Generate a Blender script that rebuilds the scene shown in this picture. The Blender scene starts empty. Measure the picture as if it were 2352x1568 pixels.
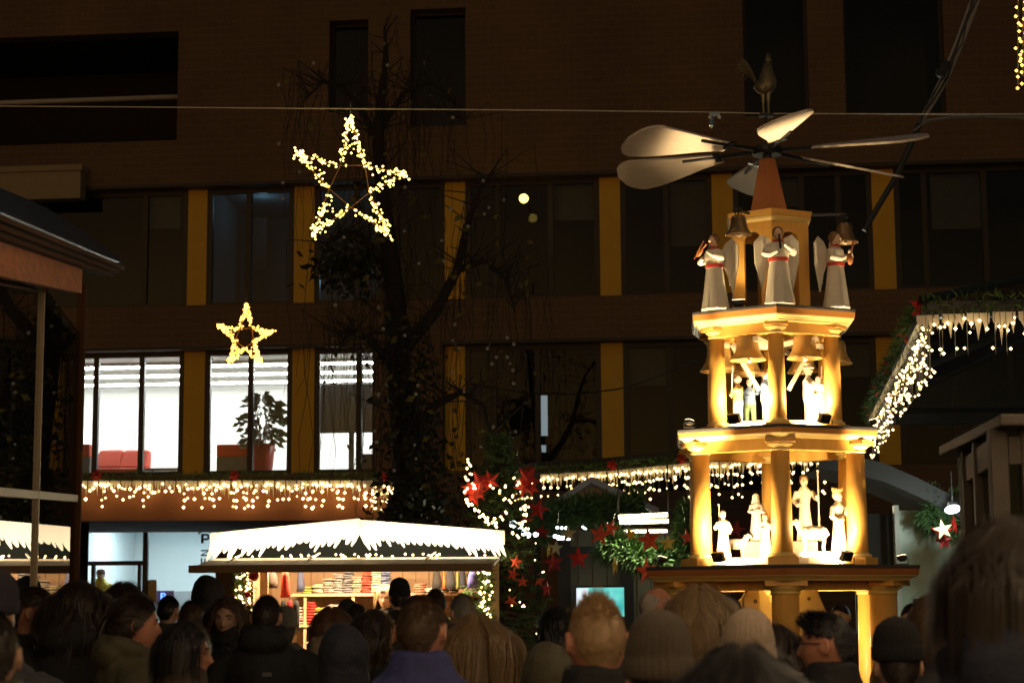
import bpy, bmesh, math, random
import numpy as np
from mathutils import Vector, Matrix, noise
R = math.radians
rnd = random.Random(7)
scene = bpy.context.scene
col = scene.collection

# ------------------------------------------------------------------ camera
FPX = 4350.0                      # focal length for a 2352 px wide frame
CAMZ = 1.70
PITCH = math.atan(606 / FPX)
ROLL = 0.0064
c_f = Vector((0, math.cos(PITCH), math.sin(PITCH)))
r0 = Vector((1, 0, 0)); u0 = Vector((0, -math.sin(PITCH), math.cos(PITCH)))
c_r = (r0 - ROLL * u0).normalized(); c_u = (u0 + ROLL * r0).normalized()
cam = bpy.data.cameras.new('camera'); camo = bpy.data.objects.new('camera', cam); col.objects.link(camo)
cam.sensor_width = 36; cam.lens = 36 * FPX / 2352; cam.clip_end = 500; cam.clip_start = 0.1
camo.matrix_world = Matrix((( c_r.x, c_u.x, -c_f.x, 0), (c_r.y, c_u.y, -c_f.y, 0), (c_r.z, c_u.z, -c_f.z, CAMZ), (0, 0, 0, 1)))
cam.dof.use_dof = True; cam.dof.focus_distance = 15.0; cam.dof.aperture_fstop = 5.2
scene.camera = camo
scene.render.resolution_x = 1024; scene.render.resolution_y = 682

# ------------------------------------------------------------------ night sky, faint moon, exposure
world = bpy.data.worlds.new('World'); scene.world = world; world.use_nodes = True
wn = world.node_tree.nodes; wl = world.node_tree.links
bg = wn['Background']
sky = wn.new('ShaderNodeTexSky'); sky.sky_type = 'NISHITA'; sky.sun_disc = False
sky.sun_elevation = R(4); sky.sun_rotation = R(200)
tint = wn.new('ShaderNodeMix'); tint.data_type = 'RGBA'; tint.blend_type = 'MULTIPLY'; tint.inputs[0].default_value = 1.0
tint.inputs[7].default_value = (1.0, 0.90, 0.80, 1)       # city glow on low cloud
wl.new(sky.outputs[0], tint.inputs[6]); wl.new(tint.outputs[2], bg.inputs[0])
bg.inputs[1].default_value = 0.022
sunl = bpy.data.lights.new('moon', 'SUN'); sunl.energy = 0.02; sunl.angle = R(2); sunl.color = (1, .9, .78)
suno = bpy.data.objects.new('moon', sunl); col.objects.link(suno); suno.rotation_euler = (R(50), 0, R(-20))
vs = scene.view_settings; vs.view_transform = 'Standard'; vs.look = 'None'; vs.gamma = 1; vs.exposure = 0; vs.use_curve_mapping = False
cy = scene.cycles
cy.use_denoising = True
try: cy.denoiser = 'OPENIMAGEDENOISE'
except Exception: pass
cy.max_bounces = 5; cy.diffuse_bounces = 2; cy.glossy_bounces = 3; cy.transmission_bounces = 6; cy.transparent_max_bounces = 12
cy.caustics_reflective = False; cy.caustics_refractive = False; cy.sample_clamp_indirect = 4.0
cy.use_light_tree = True

# ------------------------------------------------------------------ helpers
def W(u, v, y):
    """world point seen at (u, v) of the 2352 x 1568 view, at ground distance y"""
    d = c_f + c_r * ((u - 1176) / FPX) + c_u * ((784 - v) / FPX)
    k = y / d.y
    return Vector((d.x * k, y, CAMZ + d.z * k))

def on_plane(u, v, p, n):
    d = c_f + c_r * ((u - 1176) / FPX) + c_u * ((784 - v) / FPX)
    o = Vector((0, 0, CAMZ)); t = (p - o).dot(n) / d.dot(n)
    return o + d * t

MATS = {}
def M(name, c=(.5, .5, .5), rough=.6, var=.18, scale=6.0, bump=0.0, metal=0.0, emit=None, es=0.0, stretch=None, spec=.5, trans=0.0, sss=0.0, coat=0.0, bscale=None):
    if name in MATS: return MATS[name]
    m = bpy.data.materials.new(name); m.use_nodes = True
    nt = m.node_tree; n = nt.nodes; l = nt.links; b = n['Principled BSDF']
    b.inputs['Roughness'].default_value = rough; b.inputs['Metallic'].default_value = metal
    b.inputs['Specular IOR Level'].default_value = spec
    if coat: b.inputs['Coat Weight'].default_value = coat
    if trans: b.inputs['Transmission Weight'].default_value = trans
    if sss:
        b.inputs['Subsurface Weight'].default_value = sss; b.inputs['Subsurface Scale'].default_value = .02
    tc = n.new('ShaderNodeTexCoord'); mp = n.new('ShaderNodeMapping')
    l.new(tc.outputs['Object'], mp.inputs[0])
    if stretch: mp.inputs['Scale'].default_value = stretch
    nz = n.new('ShaderNodeTexNoise'); nz.inputs['Scale'].default_value = scale; nz.inputs['Detail'].default_value = 5
    l.new(mp.outputs[0], nz.inputs[0])
    cr = n.new('ShaderNodeMix'); cr.data_type = 'RGBA'
    cr.inputs[6].default_value = tuple(min(1, x * (1 - var)) for x in c) + (1,)
    cr.inputs[7].default_value = tuple(min(1, x * (1 + var)) for x in c) + (1,)
    l.new(nz.outputs[0], cr.inputs[0]); l.new(cr.outputs[2], b.inputs['Base Color'])
    if bump:
        bn = n.new('ShaderNodeBump'); bn.inputs['Strength'].default_value = bump; bn.inputs['Distance'].default_value = .02
        nb = n.new('ShaderNodeTexNoise'); nb.inputs['Scale'].default_value = bscale or scale * 6; nb.inputs['Detail'].default_value = 4
        l.new(mp.outputs[0], nb.inputs[0]); l.new(nb.outputs[0], bn.inputs['Height']); l.new(bn.outputs[0], b.inputs['Normal'])
    if emit:
        b.inputs['Emission Color'].default_value = tuple(emit) + (1,); b.inputs['Emission Strength'].default_value = es
    MATS[name] = m
    return m

def glass_mat(name, tintc=(.9, .95, .93), ior=1.6, rough=0.0):
    if name in MATS: return MATS[name]
    m = bpy.data.materials.new(name); m.use_nodes = True
    nt = m.node_tree; n = nt.nodes; l = nt.links
    for x in list(n): n.remove(x)
    o = n.new('ShaderNodeOutputMaterial'); mx = n.new('ShaderNodeMixShader'); fr = n.new('ShaderNodeFresnel'); fr.inputs[0].default_value = ior
    t = n.new('ShaderNodeBsdfTransparent'); t.inputs[0].default_value = tuple(tintc) + (1,)
    g = n.new('ShaderNodeBsdfGlossy'); g.inputs['Roughness'].default_value = rough
    l.new(fr.outputs[0], mx.inputs[0]); l.new(t.outputs[0], mx.inputs[1]); l.new(g.outputs[0], mx.inputs[2]); l.new(mx.outputs[0], o.inputs[0])
    MATS[name] = m
    return m

def brick_mat(name, c1, c2, mortar, bw, bh, rough=.85):
    m = bpy.data.materials.new(name); m.use_nodes = True
    nt = m.node_tree; n = nt.nodes; l = nt.links; b = n['Principled BSDF']; b.inputs['Roughness'].default_value = rough
    tc = n.new('ShaderNodeTexCoord'); sx = n.new('ShaderNodeSeparateXYZ'); cx = n.new('ShaderNodeCombineXYZ')
    l.new(tc.outputs['Object'], sx.inputs[0])
    ad = n.new('ShaderNodeMath'); ad.operation = 'ADD'; l.new(sx.outputs[0], ad.inputs[0]); l.new(sx.outputs[1], ad.inputs[1])
    l.new(ad.outputs[0], cx.inputs[0]); l.new(sx.outputs[2], cx.inputs[1])
    br = n.new('ShaderNodeTexBrick'); l.new(cx.outputs[0], br.inputs[0])
    br.inputs['Scale'].default_value = 1; br.inputs['Brick Width'].default_value = bw; br.inputs['Row Height'].default_value = bh
    br.inputs['Mortar Size'].default_value = .012; br.inputs['Color1'].default_value = c1 + (1,); br.inputs['Color2'].default_value = c2 + (1,); br.inputs['Mortar'].default_value = mortar + (1,)
    br.inputs['Mortar Smooth'].default_value = .3
    nz = n.new('ShaderNodeTexNoise'); nz.inputs['Scale'].default_value = .35; nz.inputs['Detail'].default_value = 6; l.new(tc.outputs['Object'], nz.inputs[0])
    mr = n.new('ShaderNodeMapRange'); mr.inputs[3].default_value = .5; mr.inputs[4].default_value = 1.5; l.new(nz.outputs[0], mr.inputs[0])
    mx = n.new('ShaderNodeMix'); mx.data_type = 'RGBA'; mx.blend_type = 'MULTIPLY'; mx.inputs[0].default_value = 1
    l.new(br.outputs[0], mx.inputs[6]); l.new(mr.outputs[0], mx.inputs[7]); l.new(mx.outputs[2], b.inputs['Base Color'])
    bp = n.new('ShaderNodeBump'); bp.inputs['Strength'].default_value = .5; bp.inputs['Distance'].default_value = .01; bp.invert = True
    l.new(br.outputs['Fac'], bp.inputs['Height']); l.new(bp.outputs[0], b.inputs['Normal'])
    MATS[name] = m
    return m

XF = {}
def tag(o, label=None, cat=None, group=None, kind=None):
    if label: o['label'] = label
    if cat: o['category'] = cat
    if group: o['group'] = group
    if kind: o['kind'] = kind
    return o

def empty(name, loc=(0, 0, 0), rz=0.0, label=None, cat=None, group=None, kind=None):
    o = bpy.data.objects.new(name, None); col.objects.link(o)
    o.empty_display_size = .1
    o.location = loc; o.rotation_euler = (0, 0, rz)
    XF[o.name] = Matrix.Translation(Vector(loc)) @ Matrix.Rotation(rz, 4, 'Z')
    return tag(o, label, cat, group, kind)

class MB:
    def __init__(s): s.v = []; s.f = []
    def add(s, vs, fs):
        b = len(s.v); s.v.extend(Vector(x) for x in vs); s.f.extend(tuple(i + b for i in f) for f in fs); return s
    def box(s, c, d, rz=0.0, Rm=None):
        cx, cy_, cz = c; x, y, z = d[0] / 2, d[1] / 2, d[2] / 2
        vs = [Vector(p) for p in ((-x, -y, -z), (x, -y, -z), (x, y, -z), (-x, y, -z), (-x, -y, z), (x, -y, z), (x, y, z), (-x, y, z))]
        m = Rm if Rm is not None else Matrix.Rotation(rz, 3, 'Z')
        return s.add([m @ p + Vector(c) for p in vs], [(3, 2, 1, 0), (4, 5, 6, 7), (0, 1, 5, 4), (1, 2, 6, 5), (2, 3, 7, 6), (3, 0, 4, 7)])
    def box2(s, a, b):
        return s.box([(a[i] + b[i]) / 2 for i in range(3)], [abs(b[i] - a[i]) for i in range(3)])
    def beam(s, a, b, w, h):
        a = Vector(a); b = Vector(b); d = b - a; L = d.length
        if L < 1e-6: return s
        q = d.to_track_quat('Y', 'Z').to_matrix()
        return s.box((a + b) / 2, (w, L, h), Rm=q)
    def quad(s, *p): return s.add(p, [tuple(range(len(p)))])
    def tube(s, pts, r, n=6, caps=True):
        pts = [Vector(p) for p in pts]; k = len(pts); rs = r if isinstance(r, (list, tuple)) else [r] * k
        vs = []; ref = None
        for i, p in enumerate(pts):
            d = (pts[min(i + 1, k - 1)] - pts[max(i - 1, 0)])
            d = d.normalized() if d.length > 1e-9 else Vector((0, 0, 1))
            if ref is None:
                ref = Vector((1, 0, 0)) if abs(d.x) < .8 else Vector((0, 1, 0))
            a = (ref - d * ref.dot(d)).normalized(); b = d.cross(a); ref = a
            for j in range(n):
                t = 2 * math.pi * j / n
                vs.append(p + (a * math.cos(t) + b * math.sin(t)) * rs[i])
        fs = [(i * n + j, i * n + (j + 1) % n, (i + 1) * n + (j + 1) % n, (i + 1) * n + j) for i in range(k - 1) for j in range(n)]
        if caps: fs += [tuple(range(n - 1, -1, -1)), tuple(range((k - 1) * n, k * n))]
        return s.add(vs, fs)
    def loft(s, rings, n=16, caps=True):
        """rings: (cx, cy, z, rx, ry)"""
        vs = []
        for cx, cy_, z, rx, ry in rings:
            for j in range(n):
                t = 2 * math.pi * j / n
                vs.append((cx + rx * math.cos(t), cy_ + ry * math.sin(t), z))
        k = len(rings)
        fs = [(i * n + j, i * n + (j + 1) % n, (i + 1) * n + (j + 1) % n, (i + 1) * n + j) for i in range(k - 1) for j in range(n)]
        if caps: fs += [tuple(range(n - 1, -1, -1)), tuple(range((k - 1) * n, k * n))]
        return s.add(vs, fs)
    def lathe(s, prof, n=16, c=(0, 0, 0), rot=0.0, caps=True):
        """prof: (r, z)"""
        vs = []
        for r, z in prof:
            for j in range(n):
                t = 2 * math.pi * j / n + rot
                vs.append((c[0] + r * math.cos(t), c[1] + r * math.sin(t), c[2] + z))
        k = len(prof)
        fs = [(i * n + j, i * n + (j + 1) % n, (i + 1) * n + (j + 1) % n, (i + 1) * n + j) for i in range(k - 1) for j in range(n)]
        if caps: fs += [tuple(range(n - 1, -1, -1)), tuple(range((k - 1) * n, k * n))]
        return s.add(vs, fs)
    def ell(s, c, r, nu=12, nv=8, Rm=None):
        if not isinstance(r, (tuple, list)): r = (r, r, r)
        vs = []; c = Vector(c)
        for i in range(nv + 1):
            a = math.pi * i / nv
            for j in range(nu):
                t = 2 * math.pi * j / nu
                p = Vector((r[0] * math.sin(a) * math.cos(t), r[1] * math.sin(a) * math.sin(t), -r[2] * math.cos(a)))
                vs.append(c + (Rm @ p if Rm is not None else p))
        fs = [(i * nu + j, i * nu + (j + 1) % nu, (i + 1) * nu + (j + 1) % nu, (i + 1) * nu + j) for i in range(nv) for j in range(nu)]
        return s.add(vs, fs)
    def bulb(s, c, r):
        x, y, z = c
        return s.add([(x + r, y, z), (x - r, y, z), (x, y + r, z), (x, y - r, z), (x, y, z + r), (x, y, z - r)],
                     [(0, 2, 4), (2, 1, 4), (1, 3, 4), (3, 0, 4), (2, 0, 5), (1, 2, 5), (3, 1, 5), (0, 3, 5)])
    def prism(s, poly, o, ex, ey, depth):
        """polygon in plane (o, ex, ey), extruded by vector depth"""
        o = Vector(o); ex = Vector(ex); ey = Vector(ey); dp = Vector(depth); k = len(poly)
        a = [o + ex * x + ey * y for x, y in poly]
        s.add(a + [p + dp for p in a], [tuple(range(k)), tuple(range(2 * k - 1, k - 1, -1))] + [(i, i + k, (i + 1) % k + k, (i + 1) % k) for i in range(k)])
        return s
    def ribbon(s, pts, w, side):
        pts = [Vector(p) for p in pts]; k = len(pts); side = Vector(side)
        ws = w if isinstance(w, (list, tuple)) else [w] * k
        vs = []
        for i, p in enumerate(pts):
            vs += [p - side * ws[i] / 2, p + side * ws[i] / 2]
        return s.add(vs, [(2 * i, 2 * i + 1, 2 * i + 3, 2 * i + 2) for i in range(k - 1)])
    def mesh(s, name, smooth=False, recalc=True):
        me = bpy.data.meshes.new(name); me.from_pydata([tuple(p) for p in s.v], [], s.f)
        if recalc:
            bm = bmesh.new(); bm.from_mesh(me); bmesh.ops.recalc_face_normals(bm, faces=bm.faces); bm.to_mesh(me); bm.free()
        if smooth: me.polygons.foreach_set('use_smooth', [True] * len(me.polygons))
        me.update()
        return me
    def build(s, name, mat, parent=None, smooth=False, world=False, loc=None, bevel=0.0, recalc=True):
        if world and parent is not None:
            inv = XF[parent.name].inverted(); s.v = [inv @ p for p in s.v]
        o = obj(name, s.mesh(name, smooth, recalc), mat, parent)
        if loc is not None: o.location = loc
        if bevel:
            bv = o.modifiers.new('bevel', 'BEVEL'); bv.width = bevel; bv.segments = 2; bv.limit_method = 'ANGLE'
        return o
    def thing(s, name, mat, label, cat, group=None, smooth=False, bevel=0.0, recalc=True):
        """a thing of one mesh, origin at its base; vertices are in world space"""
        b = Vector((sum(p.x for p in s.v) / len(s.v), sum(p.y for p in s.v) / len(s.v), min(p.z for p in s.v)))
        s.v = [p - b for p in s.v]
        o = s.build(name, mat, None, smooth, loc=b, bevel=bevel, recalc=recalc)
        return tag(o, label, cat, group)

def obj(name, me, mat=None, parent=None):
    o = bpy.data.objects.new(name, me); col.objects.link(o)
    if mat is not None:
        if len(me.materials) == 0: me.materials.append(mat)
        if me.materials[0] is not mat:
            o.material_slots[0].link = 'OBJECT'; o.material_slots[0].material = mat
    if parent is not None: o.parent = parent
    return o

def copy_tree(o, parent=None):
    c = o.copy(); col.objects.link(c)
    if parent is not None: c.parent = parent
    for ch in list(o.children): copy_tree(ch, c)
    return c

def remesh(mb, vox, name, smooth_it=2, disp=None):
    me = mb.mesh(name + '_src')
    t = bpy.data.objects.new('tmp', me); col.objects.link(t)
    m = t.modifiers.new('r', 'REMESH'); m.mode = 'VOXEL'; m.voxel_size = vox; m.use_smooth_shade = True
    if smooth_it:
        sm = t.modifiers.new('s', 'SMOOTH'); sm.iterations = smooth_it; sm.factor = .5
    dg = bpy.context.evaluated_depsgraph_get(); dg.update()
    out = bpy.data.meshes.new_from_object(t.evaluated_get(dg)); out.name = name
    bpy.data.objects.remove(t); bpy.data.meshes.remove(me)
    out.materials.clear()
    if disp:
        k = len(out.vertices); co = [v.co.copy() for v in out.vertices]; no = [v.normal.copy() for v in out.vertices]
        for i in range(k): out.vertices[i].co = co[i] + no[i] * disp(co[i])
    out.polygons.foreach_set('use_smooth', [True] * len(out.polygons)); out.update()
    return out

def lamp(name, kind, loc, energy, color, parent=None, size=.1, target=None, spot=R(80), blend=.5, sy=None):
    L = bpy.data.lights.new(name, kind); L.energy = energy; L.color = color
    if kind == 'AREA':
        L.size = size
        if sy: L.shape = 'RECTANGLE'; L.size_y = sy
    elif kind == 'SPOT': L.spot_size = spot; L.spot_blend = blend; L.shadow_soft_size = size
    else: L.shadow_soft_size = size
    o = bpy.data.objects.new(name, L); col.objects.link(o)
    rot = Matrix.Identity(4)
    if target is not None: rot = (Vector(target) - Vector(loc)).to_track_quat('-Z', 'Y').to_matrix().to_4x4()
    mw = Matrix.Translation(Vector(loc)) @ rot
    if parent is not None:
        o.parent = parent; o.matrix_local = XF[parent.name].inverted() @ mw
    else: o.matrix_world = mw
    return o

WARM = (1.0, .70, .36); NEUT = (1, .93, .82); COOL = (.82, .97, 1.0)
# ------------------------------------------------------------------ shared materials
m_brick = brick_mat('facade_brick', (.17, .105, .062), (.15, .092, .054), (.20, .13, .08), .30, .15)
m_frame = M('dark_window_frame', (.016, .016, .018), .45)
m_ochre = M('ochre_panel', (.78, .46, .03), .55, .12, 3)
m_glass = glass_mat('window_glass', (.80, .86, .86), 1.38)
m_white = M('white_wall', (.8, .8, .78), .8, .04)
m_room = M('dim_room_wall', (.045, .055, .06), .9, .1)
m_pine = M('pine_needles', (.06, .125, .035), .7, .5, 30)
m_bulb = M('warm_bulb', (1, .8, .5), .4, 0, emit=(1, .68, .27), es=8)
m_bulb2 = M('golden_bulb', (1, .75, .3), .4, 0, emit=(1, .74, .16), es=6)
def uneven(mt, s):
    n_ = mt.node_tree.nodes; l_ = mt.node_tree.links; b_ = n_['Principled BSDF']
    g_ = n_.new('ShaderNodeNewGeometry'); z_ = n_.new('ShaderNodeTexNoise'); z_.inputs['Scale'].default_value = 9; r_ = n_.new('ShaderNodeMapRange')
    r_.inputs[1].default_value = .3; r_.inputs[2].default_value = .7; r_.inputs[3].default_value = s * .25; r_.inputs[4].default_value = s * 1.7
    l_.new(g_.outputs['Position'], z_.inputs[0]); l_.new(z_.outputs[0], r_.inputs[0]); l_.new(r_.outputs[0], b_.inputs['Emission Strength'])
uneven(m_bulb, 8); uneven(m_bulb2, 6)
m_icicle = M('icicle_plastic', (.82, .76, .66), .35, .06)
m_red = M('poinsettia_red', (.55, .02, .015), .6, .3, 20)
m_cable = M('grey_cable', (.2, .19, .18), .5)
m_dark = M('dark_metal', (.02, .02, .02), .4, metal=.3)

# ------------------------------------------------------------------ ground
m = MB(); m.quad((-150, -60, 0), (150, -60, 0), (150, 150, 0), (-150, 150, 0))
gm = brick_mat('paving', (.11, .1, .09), (.085, .08, .07), (.04, .04, .038), .2, .1, .7)
n = gm.node_tree
for lk in [x for x in n.links if x.to_node.type == 'TEX_BRICK' and x.to_socket.name == 'Vector']: n.links.remove(lk)
tcn = [x for x in n.nodes if x.type == 'TEX_COORD'][0]; brn = [x for x in n.nodes if x.type == 'TEX_BRICK'][0]
n.links.new(tcn.outputs['Object'], brn.inputs[0])
tag(m.build('ground', gm), kind='structure')
# ------------------------------------------------------------------ office building
FY = R(-6); FP0 = Vector((0, 38, 0))
B = empty('office_building', FP0, FY, 'large dark brick office block with ochre panels and lit first floor offices', 'building')
FM = XF[B.name]; FI = FM.inverted(); FN = (FM.to_3x3() @ Vector((0, 1, 0)))
def fs(u, v, dep=0.0):
    p = FI @ on_plane(u, v, FP0 + FN * dep, FN)
    return p
def sx(u, v=600): return fs(u, v).x
z_top = fs(1176, -140).z; z_r3t = fs(1230, 405).z; z_r3b = fs(1420, 678).z; z_r2t = fs(600, 799).z; z_r2b = fs(520, 1088).z; z_gt = fs(330, 1197).z
S0, S1 = sx(-260), sx(2520)
holes = [  # s0, s1, z0, z1
    (sx(-240, 200), sx(408, 200), fs(408, 322).z, fs(408, 72).z),
    (sx(756, 150), sx(846, 150), fs(760, 258).z, fs(760, 48).z),
    (sx(942, 150), sx(1070, 150), fs(1000, 290).z, fs(1000, 20).z),
    (sx(1708, 150), sx(1856, 150), fs(1780, 265).z, fs(1780, -60).z),
    (sx(1940, 150), sx(2170, 150), fs(2050, 262).z, fs(2050, -60).z),
    (sx(-200, 560), sx(2480, 560), z_r3b, z_r3t),
    (sx(-200, 940), sx(861, 940), z_r2b, z_r2t),
    (sx(1016, 940), sx(2480, 940), z_r2b, z_r2t),
    (sx(172, 1300), sx(500, 1300), 0.75, z_gt),
]
def wall_with_holes(mb, x0, x1, z0, z1, hs, dep):
    xs = sorted({x0, x1} | {h[0] for h in hs} | {h[1] for h in hs}); zs = sorted({z0, z1} | {h[2] for h in hs} | {h[3] for h in hs})
    hole = lambda x, z: any(h[0] < x < h[1] and h[2] < z < h[3] for h in hs)
    for i in range(len(xs) - 1):
        for k in range(len(zs) - 1):
            if not hole((xs[i] + xs[i + 1]) / 2, (zs[k] + zs[k + 1]) / 2):
                mb.quad((xs[i], 0, zs[k]), (xs[i + 1], 0, zs[k]), (xs[i + 1], 0, zs[k + 1]), (xs[i], 0, zs[k + 1]))
    for a, b, c, d in hs:
        mb.quad((a, 0, c), (b, 0, c), (b, dep, c), (a, dep, c)); mb.quad((a, 0, d), (a, dep, d), (b, dep, d), (b, 0, d))
        mb.quad((a, 0, c), (a, dep, c), (a, dep, d), (a, 0, d)); mb.quad((b, 0, c), (b, 0, d), (b, dep, d), (b, dep, c))
m = MB(); wall_with_holes(m, S0, S1, 0, z_top, holes, .42)
m.box2((S0, .02, z_top), (S1, 12, z_top + .3)); m.box2((S0 - .3, 0, 0), (S0, 12, z_top)); m.box2((S1, 0, 0), (S1 + .3, 12, z_top))
m.build('wall', m_brick, B, recalc=False)
# thin shadow-gap sheet metal edge above each window strip
m = MB()
for (a, b, c, d) in holes[5:8]: m.box2((a, -.03, d - .001), (b, .0, d + .07))
m.build('drip_edge', m_frame, B)
# window strips: ochre panels, mullions, glass
def strip(z0, z1, s_lo, s_hi, panels, mulls, vref):
    pan = [(sx(a, vref), sx(b, vref)) for a, b in panels]
    for a, b in pan:
        p = MB(); p.box2((a, .30, z0 + .002), (b, .40, z1 - .002)); p.build('ochre_panel', m_ochre, B)
    edges = sorted([s_lo, s_hi] + [x for ab in pan for x in ab])
    ms = [sx(x, vref) for x in mulls]
    segs = [(edges[i], edges[i + 1]) for i in range(len(edges) - 1) if not any(abs(edges[i] - a) < 1e-6 for a, b in pan)]
    for a, b in segs:
        inner = [x for x in ms if a + .1 < x < b - .1]
        fr = MB(); w = .055
        fr.box2((a, .33, z0), (b, .43, z0 + .09)); fr.box2((a, .33, z1 - .10), (b, .43, z1))
        for x in [a + w] + inner + [b - w]: fr.box2((x - w, .325, z0 + .09), (x + w, .435, z1 - .10))
        fr.build('window_frame', m_frame, B)
        xs = [a + 2 * w] + [y for x in inner for y in (x - w, x + w)] + [b - 2 * w]
        for i in range(0, len(xs), 2):
            g = MB(); g.quad((xs[i], .38, z0 + .09), (xs[i + 1], .38, z0 + .09), (xs[i + 1], .38, z1 - .1), (xs[i], .38, z1 - .1)); g.build('pane', m_glass, B)
strip(z_r3b, z_r3t, sx(-200, 560), sx(2480, 560), [(422, 466), (668, 715), (1017, 1064), (1376, 1424), (1637, 1686), (2009, 2060)], [90, 322, 562, 812, 905, 1140, 1262, 1530, 1750, 1845, 1930, 2130, 2270], 560)
strip(z_r2b, z_r2t, sx(-200, 940), sx(861, 940), [(412, 460), (663, 714)], [60, 207, 313, 566, 817], 950)
strip(z_r2b, z_r2t, sx(1016, 940), sx(2480, 940), [(1017, 1064), (1380, 1431), (1650, 1700), (2020, 2070)], [1130, 1232, 1540, 1850, 2200, 2330], 950)
for (a, b, c, d) in holes[1:5]:
    fr = MB(); t = .06
    fr.box2((a, .3, c), (b, .4, c + t)); fr.box2((a, .3, d - t), (b, .4, d)); fr.box2((a, .3, c + t), (a + t, .4, d - t)); fr.box2((b - t, .3, c + t), (b, .4, d - t))
    fr.build('window_frame', m_frame, B)
    g = MB(); g.quad((a + t, .35, c + t), (b - t, .35, c + t), (b - t, .35, d - t), (a + t, .35, d - t)); g.build('pane', m_glass, B)
p = fs(1233, 908, 1.0); q = fs(1258, 1000, 1.0)
m = MB(); m.box2((p.x, 1.0, q.z), (q.x, 1.03, p.z)); m.build('lit_slit_panel', M('dim_slit_glow', (.3, .3, .3), .5, .1, emit=(.75, .9, 1), es=.30), B)  # glowing panel stands in for a lit slit of the interior
p = fs(1238, 1022, 1.0); q = fs(1254, 1038, 1.0)
m = MB(); m.box2((p.x, 1.0, q.z), (q.x, 1.03, p.z)); m.build('lit_slit_panel', MATS['dim_slit_glow'], B)
# recessed loggia at the top corner
a, b, c, d = holes[0]
m = MB(); m.box2((a, .42, c - .2), (b, 3, c - .001)); m.box2((a, .42, d + .001), (b, 3, d + .2)); m.box2((a, 3, c - .2), (b, 3.2, d + .2)); m.box2((b + .001, .42, c), (b + .2, 3, d))
m.build('loggia', M('dark_render', (.03, .026, .022), .9), B)
zr = fs(408, 219).z
m = MB(); m.tube([(a, .12, zr), (b, .12, zr)], .055, 8); m.build('handrail', M('pale_rail', (.55, .5, .42), .5), B, smooth=True)
# blind box on the facade beside the kiosk roof
q = fs(198, 400); q2 = fs(-60, 470)
m = MB(); m.box2((q2.x, -.35, q2.z), (q.x, -.003, q.z)); m.box2((q2.x, -.40, q.z + .001), (q.x + .05, -.003, q.z + .12)); m.build('blind_box', M('cream_sheet', (.34, .27, .15), .6), B)

# interiors
def room(name, s0, s1, y1, z0, z1, mat, parent=B):
    r_ = MB()
    r_.quad((s0, y1, z0), (s1, y1, z0), (s1, y1, z1), (s0, y1, z1))
    r_.quad((s0, .45, z0), (s0, y1, z0), (s0, y1, z1), (s0, .45, z1)); r_.quad((s1, .45, z0), (s1, .45, z1), (s1, y1, z1), (s1, y1, z0))
    r_.quad((s0, .45, z0), (s1, .45, z0), (s1, y1, z0), (s0, y1, z0)); r_.quad((s0, .45, z1), (s0, y1, z1), (s1, y1, z1), (s1, .45, z1))
    return r_.build(name, mat, parent, recalc=False)
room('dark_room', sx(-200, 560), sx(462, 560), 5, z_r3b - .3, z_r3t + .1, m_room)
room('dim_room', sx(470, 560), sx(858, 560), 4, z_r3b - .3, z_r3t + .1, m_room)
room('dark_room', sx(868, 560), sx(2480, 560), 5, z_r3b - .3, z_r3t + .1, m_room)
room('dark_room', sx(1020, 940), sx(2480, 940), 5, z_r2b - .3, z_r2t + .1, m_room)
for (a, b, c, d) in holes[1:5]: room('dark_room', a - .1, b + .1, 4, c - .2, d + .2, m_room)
for ua, ub, v1, row in ((325, 420, 520, 3), (1266, 1374, 500, 3), (1534, 1634, 560, 3), (1752, 1842, 470, 3), (2134, 2266, 520, 3), (1432, 1536, 880, 2), (1854, 2016, 860, 2)):
    p = fs(ua + 6, v1, .6); q = fs(ub - 6, v1, .6); zt_ = (z_r3t if row == 3 else z_r2t) - .02
    m = MB(); m.box2((p.x, .6, q.z), (q.x, .615, zt_)); m.box2((p.x, .59, q.z - .04), (q.x, .625, q.z - .002)); m.build('roller_blind', M('grey_blind', (.10, .10, .095), .9), B)
# things seen dimly in the upper room: a partition board, a cabinet, a standby lamp
p = fs(505, 525, 2.6); q = fs(548, 690, 2.6)
m = MB(); m.box2((p.x, 2.6, q.z - .2), (q.x, 2.75, p.z)); p = fs(575, 500, 2.6); q = fs(612, 620, 2.6); m.box2((p.x, 2.6, q.z), (q.x, 2.7, p.z)); m.build('partition_board', M('black_board', (.01, .01, .012), .6), B)
lamp('room_standby_lamp', 'POINT', FM @ Vector((sx(560, 560), 1.6, z_r3t - .15)), 5.0, (.42, .75, 1.0), B, .1)
lamp('room_standby_lamp', 'POINT', FM @ Vector((sx(790, 560), 1.6, z_r3b + .8)), 15.0, (.42, .75, 1.0), B, .1)
# globe lamp at the facade
gp = FM @ (fs(1203, 456, -.6)); gl = empty('globe_lamp', gp, 0, 'round warm globe lamp glowing in front of the dark upper windows', 'lamp')
m = MB(); m.ell((0, 0, 0), .095, 14, 10); m.build('globe', M('globe_glow', (1, .9, .6), .4, 0, emit=(1, .72, .14), es=4), gl, smooth=True)
m = MB(); m.tube([(0, 0, .09), (-.05, .2, .2), (-.05, .62, .2)], .015, 6); m.lathe([(.04, .08), (.03, .12)], 10); m.build('bracket', m_dark, gl)

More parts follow.
